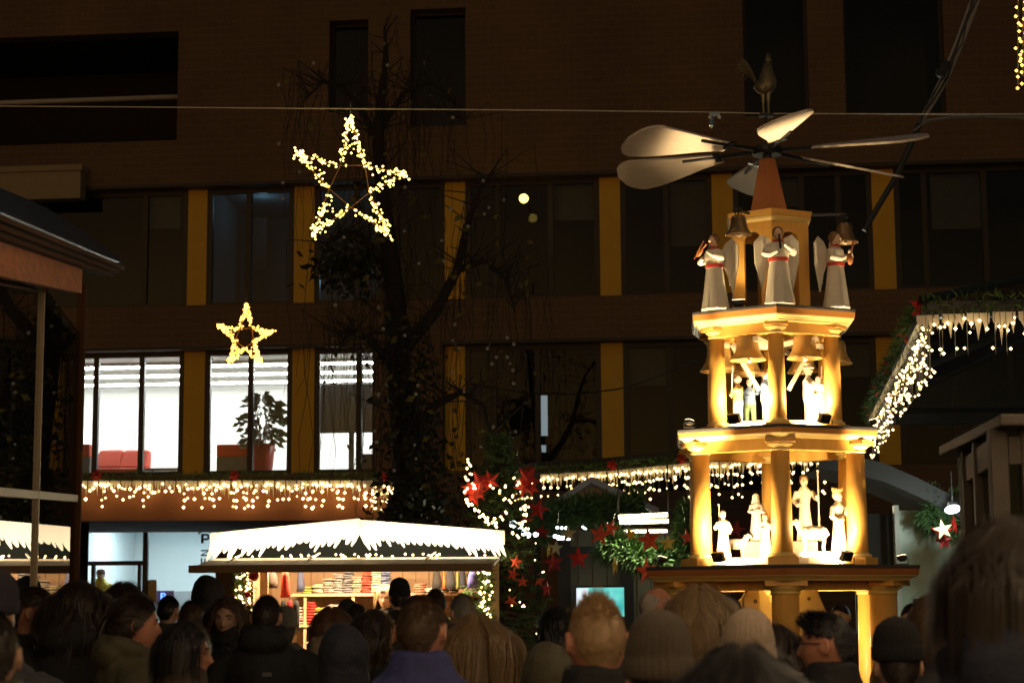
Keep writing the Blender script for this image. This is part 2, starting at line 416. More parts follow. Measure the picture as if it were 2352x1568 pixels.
# lit first floor office
o0, o1 = sx(-200, 940), sx(858, 940); zf = z_r2b - .22; zc = z_r2t + .06
m = MB(); m.quad((o0, 7, zf), (o1, 7, zf), (o1, 7, zc), (o0, 7, zc)); m.quad((o0, .45, zf), (o0, 7, zf), (o0, 7, zc), (o0, .45, zc)); m.quad((o1, .45, zf), (o1, .45, zc), (o1, 7, zc), (o1, 7, zf)); m.build('office_wall', m_white, B, recalc=False)
m = MB(); m.quad((o0, .45, zf), (o1, .45, zf), (o1, 7, zf), (o0, 7, zf)); m.build('office_floor', M('office_carpet', (.3, .3, .3), .9), B, recalc=False)
m = MB(); m.quad((o0, .45, zc), (o0, 7, zc), (o1, 7, zc), (o1, .45, zc)); m.build('office_ceiling', M('office_ceiling_grey', (.75, .73, .68), .9, .04), B, recalc=False)
m_tube = M('office_tube', (1, 1, 1), .4, 0, emit=(1, .98, .92), es=46)
m_house = M('lamp_housing', (.6, .58, .54), .5)
for y in (2.5, 4.1, 5.7):
    h = MB(); h.box2((o0 + .1, y - .16, zc - .07), (o1 - .1, y + .16, zc - .002)); hb = h.build('ceiling_light', m_house, B)
    t = MB(); t.box2((o0 + .1, y - .07, zc - .10), (o1 - .1, y + .07, zc - .072)); t.build('tube', m_tube, hb)
p = fs(252, 952, 6.9); q = fs(305, 1090, 6.9); m = MB(); m.box2((p.x, 6.95, zf), (q.x, 6.99, p.z)); m.build('office_door', M('door_grey', (.55, .57, .56), .6), B)
m_redsofa = M('sofa_red', (.50, .06, .035), .8, .1); m_grey = M('sofa_grey', (.10, .11, .12), .8)
def fbox(mb, u0_, v0, u1, v1, y0, y1):
    p = fs(u0_, v0, y0); q = fs(u1, v1, y0); mb.box2((p.x, y0, q.z), (q.x, y1, p.z)); return mb
def fthing(name, label, cat, u, v, dep):
    p = FM @ fs(u, v, dep); return empty(name, p, FY, label, cat)
t = fthing('sofa', 'low red sofa behind the lit first floor window', 'sofa', 275, 1098, 2.0)
m = MB(); fbox(m, 218, 1075, 345, 1098, 1.5, 2.6); m.v = [FM @ p for p in m.v]; m.build('seat', m_redsofa, t, world=True, bevel=.05)
for a, b in ((222, 276), (279, 336)):
    m = MB(); p = fs(a, 1032, 2.2); q = fs(b, 1075, 2.2)
    m.add([(p.x - .03, 2.05, q.z), (q.x + .03, 2.05, q.z), (q.x, 2.35, p.z), (p.x, 2.35, p.z), (p.x - .03, 2.5, q.z), (q.x + .03, 2.5, q.z), (q.x, 2.6, p.z), (p.x, 2.6, p.z)], [(0, 1, 2, 3), (4, 7, 6, 5), (0, 3, 7, 4), (1, 5, 6, 2), (3, 2, 6, 7), (0, 4, 5, 1)])
    m.v = [FM @ x for x in m.v]; m.build('back_cushion', m_redsofa, t, world=True, bevel=.06)
for (u0_, u1, lab) in ((165, 205, 'red and grey high-backed booth bench beside the low red sofa'), (497, 585, 'red and grey high-backed booth bench beside the potted plant')):
    t = fthing('booth_bench', lab, 'bench', (u0_ + u1) / 2, 1098, 1.5)
    m = MB(); fbox(m, u0_, 1020, u1, 1048, 1.3, 1.6); m.v = [FM @ p for p in m.v]; m.build('red_back', m_redsofa, t, world=True, bevel=.03)
    m = MB(); fbox(m, u0_, 1049, u1, 1100, 1.3, 1.6); m.v = [FM @ p for p in m.v]; m.build('grey_base', m_grey, t, world=True, bevel=.02)
t = fthing('low_table', 'long pale low table along the lit office window', 'table', 360, 1098, 1.0)
m = MB(); fbox(m, 312, 1075, 408, 1080, .75, 1.25); m.v = [FM @ p for p in m.v]; m.build('top', M('grey_white', (.5, .52, .56), .5), t, world=True)
for a, b in ((318, 322), (398, 402)):
    m = MB(); fbox(m, a, 1080, b, 1099, .9, 1.0); m.v = [FM @ p for p in m.v]; m.build('leg', m_frame, t, world=True)
# potted rubber plant
pp = fs(600, 1098, 1.2); pw = FM @ pp
pl = empty('potted_plant', pw, 0, 'bushy dark green rubber plant in a red pot at the office window', 'plant')
hp_ = (fs(600, 1020, 1.2).z - pp.z)
m = MB(); m.lathe([(.22, 0), (.29, hp_), (.27, hp_), (.25, hp_ - .06)], 20); m.build('pot', M('pot_red', (.42, .03, .02), .35), pl, smooth=True)
m = MB()
for k in range(6):
    a = k * 1.1; m.tube([(0, 0, hp_ - .1), (.1 * math.cos(a), .1 * math.sin(a), hp_ + .35), (.3 * math.cos(a), .25 * math.sin(a), hp_ + .75)], [.018, .013, .008], 5)
m.build('stem', M('stem_brown', (.1, .06, .03), .8), pl)
m = MB()
for k in range(330):
    a = rnd.uniform(0, 6.28); h = rnd.uniform(-.02, 1.08); rr = rnd.uniform(.05, .48) * math.sin(math.pi * min(1, (h + .28) / 1.5))
    c = Vector((rr * math.cos(a), rr * math.sin(a), hp_ + h)); d = Vector((math.cos(a), math.sin(a), rnd.uniform(-.9, .4))).normalized(); L = rnd.uniform(.16, .27); sd = d.cross(Vector((rnd.uniform(-1, 1), rnd.uniform(-1, 1), rnd.uniform(-.6, .6)))).normalized() * L * .25
    up = Vector((0, 0, 1)) * .015
    m.add([c, c + d * L * .5 + sd, c + d * L - up, c + d * L * .5 - sd, c + d * L * .5 - up], [(0, 4, 1), (1, 4, 2), (2, 4, 3), (3, 4, 0)])
m.build('leaves', M('plant_leaf', (.035, .085, .03), .35, .4, 8), pl, recalc=False)
# wall screen and small things at the right end of the office
t = fthing('wall_screen', 'large black presentation screen hung in the lit office', 'screen', 790, 995, 2.6)
m = MB(); fbox(m, 719, 883, 880, 992, 2.6, 2.7); m.v = [FM @ p for p in m.v]; m.build('panel', M('screen_black', (.012, .013, .016), .3), t, world=True, bevel=.01)
m = MB(); fbox(m, 801, 990, 812, 1100, 2.62, 2.68); m.v = [FM @ p for p in m.v]; m.build('stand', m_frame, t, world=True)
t = fthing('cabinet', 'small black cabinet at the end of the lit office', 'cabinet', 842, 1098, 1.2)
m = MB(); fbox(m, 826, 1042, 862, 1099, 1.0, 1.5); m.v = [FM @ p for p in m.v]; m.build('carcass', m_frame, t, world=True, bevel=.01)
t = fthing('bottle', 'clear water bottle with blue label on the office ledge', 'bottle', 728, 1070, .8)
m = MB(); m.lathe([(.05, 0), (.06, .05), (.06, .25), (.045, .3), (.02, .36), (.02, .4)], 12); m.build('body', M('bottle_plastic', (.7, .78, .85), .2), t, smooth=True)
m = MB(); m.lathe([(.063, .08), (.063, .2)], 12, caps=False); m.build('paper_label', M('label_blue', (.08, .1, .5), .5), t)

# ground floor parking office
g0, g1 = sx(172, 1300), sx(500, 1300)
m_pale = M('pale_office_wall', (.62, .68, .70), .8, .03)
room('parking_office_room', g0 - .05, g1 + .8, 4.2, .75, z_gt + .1, m_pale)
m = MB()
zt0, zt1 = fs(250, 1297).z, fs(250, 1287).z; xm0, xm1 = sx(317, 1300), sx(328, 1300)
m.box2((g0, .3, z_gt - .06), (g1, .4, z_gt)); m.box2((g0, .3, .75), (g0 + .06, .4, z_gt - .06)); m.box2((g1 - .12, .3, .75), (g1, .4, z_gt - .06))
m.box2((xm0, .3, .75), (xm1, .4, z_gt - .06)); m.box2((g0 + .06, .3, zt0), (xm0, .4, zt1)); xd = sx(204, 1300); m.box2((xd - .05, .3, .75), (xd + .02, .4, zt0)); xd2 = sx(306, 1300); m.box2((xd2, .3, .75), (xd2 + .06, .4, zt0))
m.build('shopfront_frame', m_frame, B)
for a, b, c, d in ((g0 + .06, xm0, zt1, z_gt - .06), (xd + .02, xd2, .75, zt0), (xm1, g1 - .12, .75, z_gt - .06)):
    g = MB(); g.quad((a, .35, c), (b, .35, c), (b, .35, d), (a, .35, d)); g.build('pane', m_glass, B)
m = MB(); m.box2((g0 + .4, 1.2, z_gt + .02), (g1 - .2, 2.6, z_gt + .08)); m.build('ceiling_panel', M('cool_panel', (1, 1, 1), .4, 0, emit=COOL, es=13), B)
# lettering on the parking office window
ml = M('sign_letters', (.10, .08, .05), .6)
def letter(boxes, polys=()):
    k = MB()
    for u0_, v0, u1, v1 in boxes: fbox(k, u0_, v0, u1, v1, .34, .352)
    for poly in polys:
        pts = [fs(a, b, .335) for a, b in poly]; k.add([(p.x, .34, p.z) for p in pts] + [(p.x, .352, p.z) for p in pts], [tuple(range(len(pts)))] + [tuple(range(2 * len(pts) - 1, len(pts) - 1, -1))])
    k.build('letter', ml, B)
letter([(462, 1225, 467.5, 1247), (467.5, 1225, 476, 1229.5), (467.5, 1235.5, 476, 1240)], [((476, 1225), (480, 1228), (480, 1237), (476, 1240))])
letter([], [((455, 1223), (471, 1213), (485, 1222), (485, 1225), (471, 1217), (455, 1227))])
letter([(461, 1262, 480, 1265), (461, 1273, 480, 1276)], [((480, 1265), (476.5, 1265), (461, 1273), (465.5, 1273))])
letter([(461, 1291, 480, 1294), (461, 1281, 464, 1291), (469, 1282, 472, 1291), (477, 1281, 480, 1291)])
m = MB(); fbox(m, 327, 1331, 359, 1383, .36, .365); m.build('paper_notice', M('grey_paper', (.32, .33, .34), .8), B)
t = fthing('desk_screen', 'dark blue screen with glowing letter P in the parking office', 'screen', 376, 1390, 2.2)
m = MB(); fbox(m, 357, 1356, 398, 1388, 2.2, 2.25); m.v = [FM @ p for p in m.v]; m.build('panel', M('screen_navy', (.01, .015, .06), .3), t, world=True)
m = MB(); fbox(m, 369, 1361, 372, 1377, 2.17, 2.19); fbox(m, 372, 1361, 378, 1363.5, 2.17, 2.19); fbox(m, 372, 1368, 378, 1370.5, 2.17, 2.19); fbox(m, 377, 1363, 380, 1369, 2.17, 2.19); m.v = [FM @ p for p in m.v]; m.build('letter', M('blue_glow', (.1, .2, 1), .4, 0, emit=(.08, .2, 1), es=4), t, world=True)
t = fthing('counter', 'grey service counter inside the parking office', 'counter', 420, 1430, 2.4)
m = MB(); fbox(m, 330, 1388, 486, 1500, 2.3, 2.9); m.v = [FM @ p for p in m.v]; m.build('body', M('counter_grey', (.25, .28, .3), .6), t, world=True)
m = MB(); fbox(m, 395, 1357, 486, 1388, 3.2, 3.3); m.v = [FM @ p for p in m.v]; m.build('back_panel', M('panel_grey', (.2, .22, .24), .7), t, world=True)

# ------------------------------------------------------------------ icicle light garlands
def WZ(u, v, z):
    d = c_f + c_r * ((u - 1176) / FPX) + c_u * ((784 - v) / FPX); k = (z - CAMZ) / d.z
    return Vector((d.x * k, d.y * k, z))
ZG = W(2120, 716, 14).z
def icicle_mesh(seed, w, h):
    r_ = random.Random(seed); k = 3 + seed % 3; pts = [(-w / 2, 0), (w / 2, 0)]; x = w / 2
    lo = []
    for i in range(k):
        a = w / 2 - w * i / k; b = w / 2 - w * (i + 1) / k; hh = h * r_.uniform(.45, 1.0); mid = (a + b) / 2 + r_.uniform(-.01, .01)
        lo += [(a, -h * .2 - r_.uniform(0, .03)), ((a + mid) / 2, -hh * .62), (mid, -hh), ((b + mid) / 2, -hh * .6)]
    lo.append((-w / 2, -h * .2))
    poly = [(w / 2, 0)] + lo + [(-w / 2, 0)]
    q = MB(); q.prism(poly, (0, -.006, 0), (1, 0, 0), (0, 0, 1), (0, .012, 0)); me = q.mesh('icicle_board'); me.materials.append(m_icicle); return me
ICI = [icicle_mesh(i, .165, .27) for i in range(6)]
def resample(path, step):
    out = []; acc = 0.0; nxt = 0.0
    for a, b in zip(path[:-1], path[1:]):
        L = (b - a).length
        while nxt <= acc + L:
            t = (nxt - acc) / L; out.append((a.lerp(b, t), (b - a).normalized())); nxt += step
        acc += L
    return out
def needles(mb, path, rad, count, ln, r_=rnd):
    ps = resample(path, .02)
    for _ in range(count):
        p, d = r_.choice(ps); a = r_.uniform(0, 6.28)
        s1 = d.cross(Vector((0, 0, 1))); s1 = s1.normalized() if s1.length > .1 else Vector((1, 0, 0)); s2 = d.cross(s1)
        o = (s1 * math.cos(a) + s2 * math.sin(a)); q = p + o * rad * r_.random() ** .5
        e = (o + d * r_.uniform(-.8, .8) + Vector((r_.uniform(-.4, .4),) * 3)).normalized() * ln * r_.uniform(.6, 1.3)
        sd = e.cross(Vector((r_.random() - .5, r_.random() - .5, r_.random() - .5))).normalized() * ln * .10
        mb.add([q - sd, q + sd, q + e + sd * .3, q + e - sd * .3], [(0, 1, 2, 3)])
    return mb
def flower_mesh(r):
    q = MB()
    for ring, (k, L, tz) in enumerate(((6, r, .12), (5, r * .6, .3))):
        for i in range(k):
            a = 6.283 * i / k + ring * .5; d = Vector((math.cos(a), 0, math.sin(a))); s_ = Vector((-math.sin(a), 0, math.cos(a))) * L * .27; f = Vector((0, -tz * r, 0))
            q.add([(0, 0, 0), d * L * .5 + s_ + f, d * L + f * .6, d * L * .5 - s_ + f, d * L * .5 + f * 1.6], [(0, 4, 1), (1, 4, 2), (2, 4, 3), (3, 4, 0)])
    me = q.mesh('flower', recalc=False); me.materials.append(m_red); return me
FLO = flower_mesh(.11)
def garland(path, label, dens, drop, flowers=(), br=.022, pine_r=.05, mat=None, white=True):
    c = path[0]; t = empty('icicle_light_garland', (c.x, c.y, c.z), 0, label, 'light garland')
    if white:
        for i, (p, d) in enumerate(resample(path, .185)):
            ob_ = abs(d.y) > .95
            if ob_: continue
            o = obj('icicle_board', ICI[rnd.randrange(6)], None, t); o.location = p - c + Vector((0, 0, -.02)); o.rotation_euler = (rnd.uniform(-.06, .06), rnd.uniform(-.08, .08), math.atan2(d.y, d.x) if not ob_ else rnd.uniform(-.9, -.2)); o.scale = (1, 1, rnd.uniform(.75, 1.25))
    L = sum((b - a).length for a, b in zip(path[:-1], path[1:])); ps = resample(path, .01)
    q = MB(); wr = MB(); nst = int(L * dens)
    for i in range(nst):
        p, d = ps[min(len(ps) - 1, int((i + rnd.random() * .8) / nst * len(ps)))]
        nrm = Vector((d.y, -d.x, 0)); nrm = nrm if nrm.y < 0 else -nrm
        ln = rnd.choice((.25, .45, .7, 1.0)) * drop * (1.35 if abs(d.y) > .95 else 1); kk = max(1, int(ln / .12))
        base = p + nrm * .05
        wr.tube([base, base - Vector((0, 0, ln))], .003, 3)
        for j in range(kk): q.bulb(base - Vector((rnd.uniform(-.03, .03), rnd.uniform(-.02, .02), ln * (j + rnd.uniform(.6, 1)) / kk)), br * rnd.uniform(.7, 1.15))
    tag(q.build('bulbs', mat or m_bulb, t, world=True, recalc=False), kind='stuff')
    tag(wr.build('wires', m_cable, t, world=True, recalc=False), kind='stuff')
    if pine_r:
        pn = needles(MB(), [x + Vector((0, 0, .06)) for x in path], pine_r, int(L * 260), .07)
        tag(pn.build('pine_needles', m_pine, t, world=True, recalc=False), kind='stuff')
    for f in flowers:
        p, d = ps[int(f * (len(ps) - 1))]
        o = obj('flower', FLO, None, t); o.location = p - c + Vector((0, -.08, .06)); o.rotation_euler = (rnd.uniform(-.3, .3), rnd.uniform(0, 3), 0)
    return t
# canopy along the left of the facade
A0 = WZ(-120, 1101, ZG); A1 = WZ(845, 1100, ZG); A2 = WZ(905, 1108, ZG); A3 = WZ(938, 1117, ZG)
pathA = [A0, A1, A2, A3]
zA0 = W(400, 1196, A1.y).z; zA1 = ZG - .02
back = 37.2
plan = [(A0.x, A0.y + .12)] + [(A1.x, A1.y + .12)]
for k in range(1, 9):
    a = k / 8 * math.pi / 2; plan.append((A1.x + (A3.x - .25 - A1.x) * math.sin(a) * .55, A1.y + .12 + (1 - math.cos(a)) * 1.3))
plan += [(plan[-1][0], back), (A0.x, back)]
t = empty('entrance_canopy', (A1.x, A1.y + 1, 0), 0, 'terracotta canopy with rounded end under icicle lights along the office block', 'canopy')
m = MB(); k = len(plan)
m.add([(x, y, zA0) for x, y in plan] + [(x, y, zA1) for x, y in plan], [tuple(range(k - 1, -1, -1)), tuple(range(k, 2 * k))] + [(i, (i + 1) % k, (i + 1) % k + k, i + k) for i in range(k)])
m.build('fascia', M('terracotta_render', (.33, .125, .055), .8, .2, 2), t, world=True)
m = MB(); m.box2((A0.x, A1.y + .1, zA1 + .001), (plan[9][0] - .1, back, zA1 + .05)); m.build('roof_sheet', m_dark, t, world=True)
for x in (A0.x + 2, A1.x - .5):
    m = MB(); m.tube([(x, A1.y + .8, 0), (x, A1.y + .8, zA0 - .002)], .09, 12); m.build('column', m_dark, t, world=True, smooth=True)
garland(pathA, 'icicle light garland along the canopy under the lit office windows', 18, .5, (.27, .52, .83), .028)
# middle canopy
pathB = [WZ(1190, 1094, ZG), WZ(1235, 1087, ZG), WZ(1400, 1078, ZG), WZ(1600, 1058, ZG), WZ(1780, 1048, ZG), WZ(1935, 1043, ZG)]
t = empty('market_canopy', (pathB[2].x, pathB[2].y + 1, 0), 0, 'dark flat canopy behind the carousel pyramid, edged with icicle lights', 'canopy')
m = MB(); pl_ = [(p.x, p.y + .08) for p in pathB] + [(pathB[-1].x + .2, 36.5), (pathB[0].x, 36.5)]; k = len(pl_)
m.add([(x, y, ZG + .02) for x, y in pl_] + [(x, y, ZG + .2) for x, y in pl_], [tuple(range(k - 1, -1, -1)), tuple(range(k, 2 * k))] + [(i, (i + 1) % k, (i + 1) % k + k, i + k) for i in range(k)])
m.build('roof_slab', M('dark_slab', (.03, .03, .03), .8), t, world=True)
for x in (pathB[0].x + .3, pathB[-1].x - .2):
    m = MB(); m.box2((x - .06, 31, 0), (x + .06, 31.12, ZG + .019)); m.build('post', m_dark, t, world=True)
garland(pathB, 'icicle light garland strung behind the middle of the candle pyramid', 17, .58, (.07, .34, .6), .022)
# glass pavilion at the right
C0 = WZ(1992, 968, ZG); C1 = WZ(2118, 718, ZG); C2 = WZ(2480, 702, ZG)
t = empty('glass_pavilion', (C1.x + 2, C1.y + 4, 0), 0, 'glass-roofed pavilion edged with icicle lights and a pine garland', 'pavilion')
off = Vector((.05, .08, .03)); D0 = C0 + Vector((6, 0, 0)); D2 = Vector((C2.x + 2, C2.y, ZG))
m = MB(); m.beam(C0 + off, C1 + off, .10, .12); m.beam(C1 + off, D2 + off, .10, .12); m.beam(C0 + off, D0 + off, .1, .12); m.build('edge_beam', m_dark, t, world=True)
apex0 = Vector((C1.x + 3.0, C1.y + 3.4, ZG + 1.0)); apex1 = Vector((C1.x + 3.4, C0.y - 2.5, ZG + 1.0))
mg = glass_mat('pavilion_glass', (.72, .76, .72), 1.12, .05)
for quad_ in ((C1, D2, apex0), (C1, apex0, apex1, C0), (C0, apex1, D0)):
    m = MB(); m.quad(*[q + Vector((0, 0, .1)) for q in quad_]); m.build('roof_pane', mg, t, world=True)
m = MB()
for a, b in ((C1, apex0), (C0, apex1), (apex0, apex1), (C1.lerp(C0, .33), apex0.lerp(apex1, .33)), (C1.lerp(C0, .66), apex0.lerp(apex1, .66)), (C1.lerp(D2, .4), apex0)): m.beam(a + Vector((0, 0, .1)), b + Vector((0, 0, .1)), .05, .06)
m.build('glazing_bar', m_dark, t, world=True)
for p in (C1 + Vector((1.9, .3, 0)), D0 - Vector((1, 0, 0))):
    m = MB(); m.tube([(p.x, p.y, 0), (p.x, p.y, ZG - .05)], .05, 10); m.build('post', m_dark, t, world=True, smooth=True)
garland([C0, C1, C1 + Vector((.02, 0, 0)), C2], 'icicle light garland climbing to the right along the pavilion edge', 22, .34, (.08, .3, .48, .72, .865, .97), .014, .06)
# ------------------------------------------------------------------ candle pyramid
PY = 13.0
pxw = W(1782, 1150, PY).x
P = empty('candle_pyramid', (pxw, PY, 0), R(-4.5), 'tall golden Christmas pyramid with three columned tiers, chapel and rotor blades', 'pyramid')
PM = XF[P.name]
def zz(v, y=PY): return W(1786, v, y).z
m_gold = M('golden_paint', (.80, .43, .095), .5, .22, 4, coat=.1, stretch=(5, 5, 1), bump=.12)
m_trim = M('yellow_trim', (.84, .60, .20), .45, .15, 6)
m_brown = M('red_brown_paint', (.40, .14, .04), .5, .2, 5)
m_deck = M('grey_deck', (.05, .05, .055), .7)
m_cream = M('cream_wood', (.75, .62, .45), .55, .08)
m_orange = M('orange_brown_paint', (.52, .22, .05), .5, .2, 5)
HR = R(-90)
def hexpart(prof, name, mat, bevel=.003):
    q = MB(); q.lathe(prof, 6, rot=HR); return q.build(name, mat, P, bevel=bevel)
def hexring(r_out, r_in, z0, z1, name, mat):
    q = MB(); q.lathe([(r_in, z0), (r_out, z0), (r_out, z1), (r_in, z1), (r_in, z0)], 6, rot=HR, caps=False); return q.build(name, mat, P)
def vpos(Rc, k): a = HR + k * math.pi / 3; return Vector((Rc * math.cos(a), Rc * math.sin(a), 0))
def columns(Rc, z0, z1, r, plinth):
    for k in range(6):
        c = vpos(Rc, k); h = z1 - z0
        q = MB(); ph = plinth
        q.lathe([(r * 1.02, z0 + ph + .02), (r * .98, z0 + h * .5), (r * .88, z1 - .05)], 28, (c.x, c.y, 0)); o = q.build('column', m_gold, P, smooth=True)
        q = MB(); q.lathe([(r * 1.3, z0 + ph), (r * 1.36, z0 + ph + .008), (r * 1.3, z0 + ph + .018), (r * 1.08, z0 + ph + .022), (r * 1.03, z0 + ph + .032)], 28, (c.x, c.y, 0)); q.build('base_ring', m_trim, o, smooth=True)
        q = MB(); q.box((c.x, c.y, z0 + ph / 2), (r * 2.9, r * 2.9, ph - .001), HR + k * math.pi / 3); q.build('plinth', m_gold, o, bevel=.003)
        q = MB(); q.lathe([(r * .9, z1 - .052), (r * 1.0, z1 - .045), (r * .92, z1 - .038), (r * .95, z1 - .03), (r * 1.28, z1 - .012), (r * 1.3, z1 - .001)], 28, (c.x, c.y, 0)); q.build('capital', m_trim, o, smooth=True)
def platform(Rp, zt, zb, deck_t, step, Rbeam, zbeam, Rcap, capz, capw):
    """deck slab on top, stepped cornice narrowing downwards, beams on cap blocks"""
    hexpart([(Rp * .985, zt - deck_t), (Rp, zt - deck_t), (Rp, zt), (Rp * .985, zt)], 'deck', m_deck)
    h = zt - deck_t - zb
    hexpart([(Rp - step * .15, zb + h * .45), (Rp - step * .05, zt - deck_t - .001)], 'fascia', m_brown if Rp > .9 else m_orange)
    hexpart([(Rp - step, zb), (Rp - step, zb + h * .12), (Rp - step * .72, zb + h * .16), (Rp - step * .6, zb + h * .30), (Rp - step * .3, zb + h * .34), (Rp - step * .2, zb + h * .449)], 'cornice', m_trim)
    q = MB(); q.lathe([(Rbeam - .10, zbeam), (Rbeam, zbeam), (Rbeam, zb - .001), (Rbeam - .10, zb - .001), (Rbeam - .10, zbeam)], 6, rot=HR, caps=False); q.build('beam', m_gold, P)
    for k in range(6):
        c = vpos(Rcap, k); q = MB(); q.box((c.x, c.y, (capz + zb) / 2 - .001), (capw, capw, zb - capz), HR + k * math.pi / 3); q.build('cap_block', m_gold, P, bevel=.002)
R1, R2, R3 = 1.028, .768, .632
z1t = zz(1299, 12.5); z1b = zz(1334, 12.5); z2t = zz(984, 12.62); z2b = zz(1012, 12.62); z3t = zz(713, 12.68); z3b = zz(746, 12.68)
platform(R1, z1t, z1b, .022, .07, .80, z1b - .06, .763, z1b - .035, .27)
platform(R2, z2t, z2b, .02, .05, .66, z2b - .075, .597, z2b - .03, .20)
platform(R3, z3t, z3b, .018, .05, .50, z3b - .07, .447, z3b - .025, .16)
columns(.763, 0, z1b - .036, .100, .10)
columns(.597, z1t + .001, z2b - .031, .068, .055)
columns(.447, z2t + .001, z3b - .026, .058, .03)
# turning discs and inner drum
for (r, z) in ((.56, z1t), (.40, z2t)):
    q = MB(); q.lathe([(r * .97, z + .004), (r, z + .012), (r, z + .05), (r * .98, z + .056)], 40); q.build('turntable', m_cream, P, smooth=False)
q = MB(); q.lathe([(.62, .0), (.62, .95), (.6, 1.0)], 36); q.build('drum', m_brown, P)
q = MB(); q.tube([(0, 0, 1.0), (0, 0, z3t)], .012, 10); q.build('shaft', m_cream, P)
q = MB()
for k in range(3):
    a = k * math.pi / 3 + .2; q.box((0, 0, z3b - .10), (.85, .035, .03), a)
q.build('bell_beam', m_cream, P)
for s_ in (-1, 1): q = MB(); q.beam((s_ * .28, -.1, z3b - .1), (s_ * .10, -.1, z3b - .42), .035, .03); q.build('brace', m_cream, P)
# chapel
zc0 = z3t + .001; zc1 = zz(512, 12.8); rc = .300
for k in range(6):
    a0, a1 = vpos(rc, k), vpos(rc, k + 1); ex = (a1 - a0).normalized(); L = (a1 - a0).length; nrm = ex.cross(Vector((0, 0, 1)))
    hw = L / 2; aw = .064; ah = (zc1 - zc0) * .80; H = zc1 - zc0
    arch = [(-aw + hw, 0), (-aw + hw, ah)] + [(hw - aw * math.cos(t), ah + aw * math.sin(t)) for t in [math.pi * i / 10 for i in range(1, 10)]] + [(hw + aw, ah), (hw + aw, 0)]
    poly = [(0, 0)] + arch + [(L, 0), (L, H), (0, H)]
    # split into left jamb, right jamb and head so that every face is simple
    q = MB()
    q.prism([(0, 0), (hw - aw, 0), (hw - aw, ah), (hw - aw, H), (0, H)], a0 + Vector((0, 0, zc0)), ex, Vector((0, 0, 1)), -nrm * .02)
    q.prism([(hw + aw, 0), (L, 0), (L, H), (hw + aw, H), (hw + aw, ah)], a0 + Vector((0, 0, zc0)), ex, Vector((0, 0, 1)), -nrm * .02)
    top = [(hw - aw * math.cos(t), ah + aw * math.sin(t)) for t in [math.pi * i / 10 for i in range(0, 11)]]
    q.prism(top + [(hw + aw, H), (hw - aw, H)], a0 + Vector((0, 0, zc0)), ex, Vector((0, 0, 1)), -nrm * .02)
    q.build('chapel_wall', m_gold, P, recalc=True)
q = MB(); q.lathe([(.05, zc0), (.05, zc1)], 6, rot=HR); q.build('chapel_core', M('pinkish_board', (.55, .42, .36), .7), P)
zk = zz(486, 12.8)
hexpart([(rc + .0, zc1 + .001), (rc + .012, zc1 + .012), (rc + .02, zc1 + .02), (rc + .024, zc1 + .036)], 'chapel_cornice', m_trim)
hexpart([(rc + .022, zc1 + .037), (rc + .034, zk - .004), (rc + .034, zk)], 'chapel_eave', m_gold)
zs0 = zk; zs1 = zz(366)
hexpart([(.155, zs0 + .001), (.145, zs0 + .03), (.062, zs1 - .002)], 'spire', m_brown)
hexpart([(.30, zs0 + .0005), (.16, zs0 + .02)], 'chapel_roof', m_brown)
# rotor
zh = zz(347)
q = MB(); q.tube([(0, 0, zs1 - .01), (0, 0, zh + .05)], .03, 12); q.lathe([(.10, zh - .03), (.11, zh - .01), (.11, zh + .02), (.05, zh + .04)], 20); hub = q.build('rotor_hub', m_dark, P, smooth=False)
m_blade = M('blade_wood', (.60, .51, .43), .65, .2, 7, bump=.25, stretch=(1, 6, 6))
bm_ = MB(); N = 30; topv = []; pr = 1.16
def blade_half(t):   # half width along the blade, t in 0..1
    return .05 + .145 * math.sin(min(1, t * 1.12) ** 1.35 * math.pi * .5) if t < .80 else .195 * math.sqrt(max(0, 1 - ((t - .80) / .20) ** 2)) ** .9
ts = [i / N for i in range(N + 1)]
for i, t in enumerate(ts):
    x = .34 + (pr - .34) * t; h = max(.004, blade_half(t)); yc = -.72 * blade_half(min(t, .79)); topv += [(x, yc - h, -.008), (x, yc + h, -.008), (x, yc + h, .008), (x, yc - h, .008)]
fsx = []
for i in range(N):
    for j in range(4): fsx.append((i * 4 + j, i * 4 + (j + 1) % 4, i * 4 + 4 + (j + 1) % 4, i * 4 + 4 + j))
fsx += [(0, 3, 2, 1), (N * 4, N * 4 + 1, N * 4 + 2, N * 4 + 3)]
bm_.add(topv, fsx); blade_me = bm_.mesh('rotor_blade'); blade_me.materials.append(m_blade)
am = MB(); am.tube([(.05, 0, 0), (.62, 0, -.018)], [.016, .010], 8); am.box((.36, 0, -.014), (.05, .09, .012)); arm_me = am.mesh('blade_arm'); arm_me.materials.append(m_dark)
for k in range(6):
    a = R(-79 + 60 * k)
    o = obj('rotor_blade', blade_me, None, P); o.matrix_local = Matrix.Translation((0, 0, zh)) @ Matrix.Rotation(a, 4, 'Z') @ Matrix.Rotation(R(19), 4, 'X')
    o2 = obj('blade_arm', arm_me, None, o); o2.matrix_local = Matrix.Identity(4)
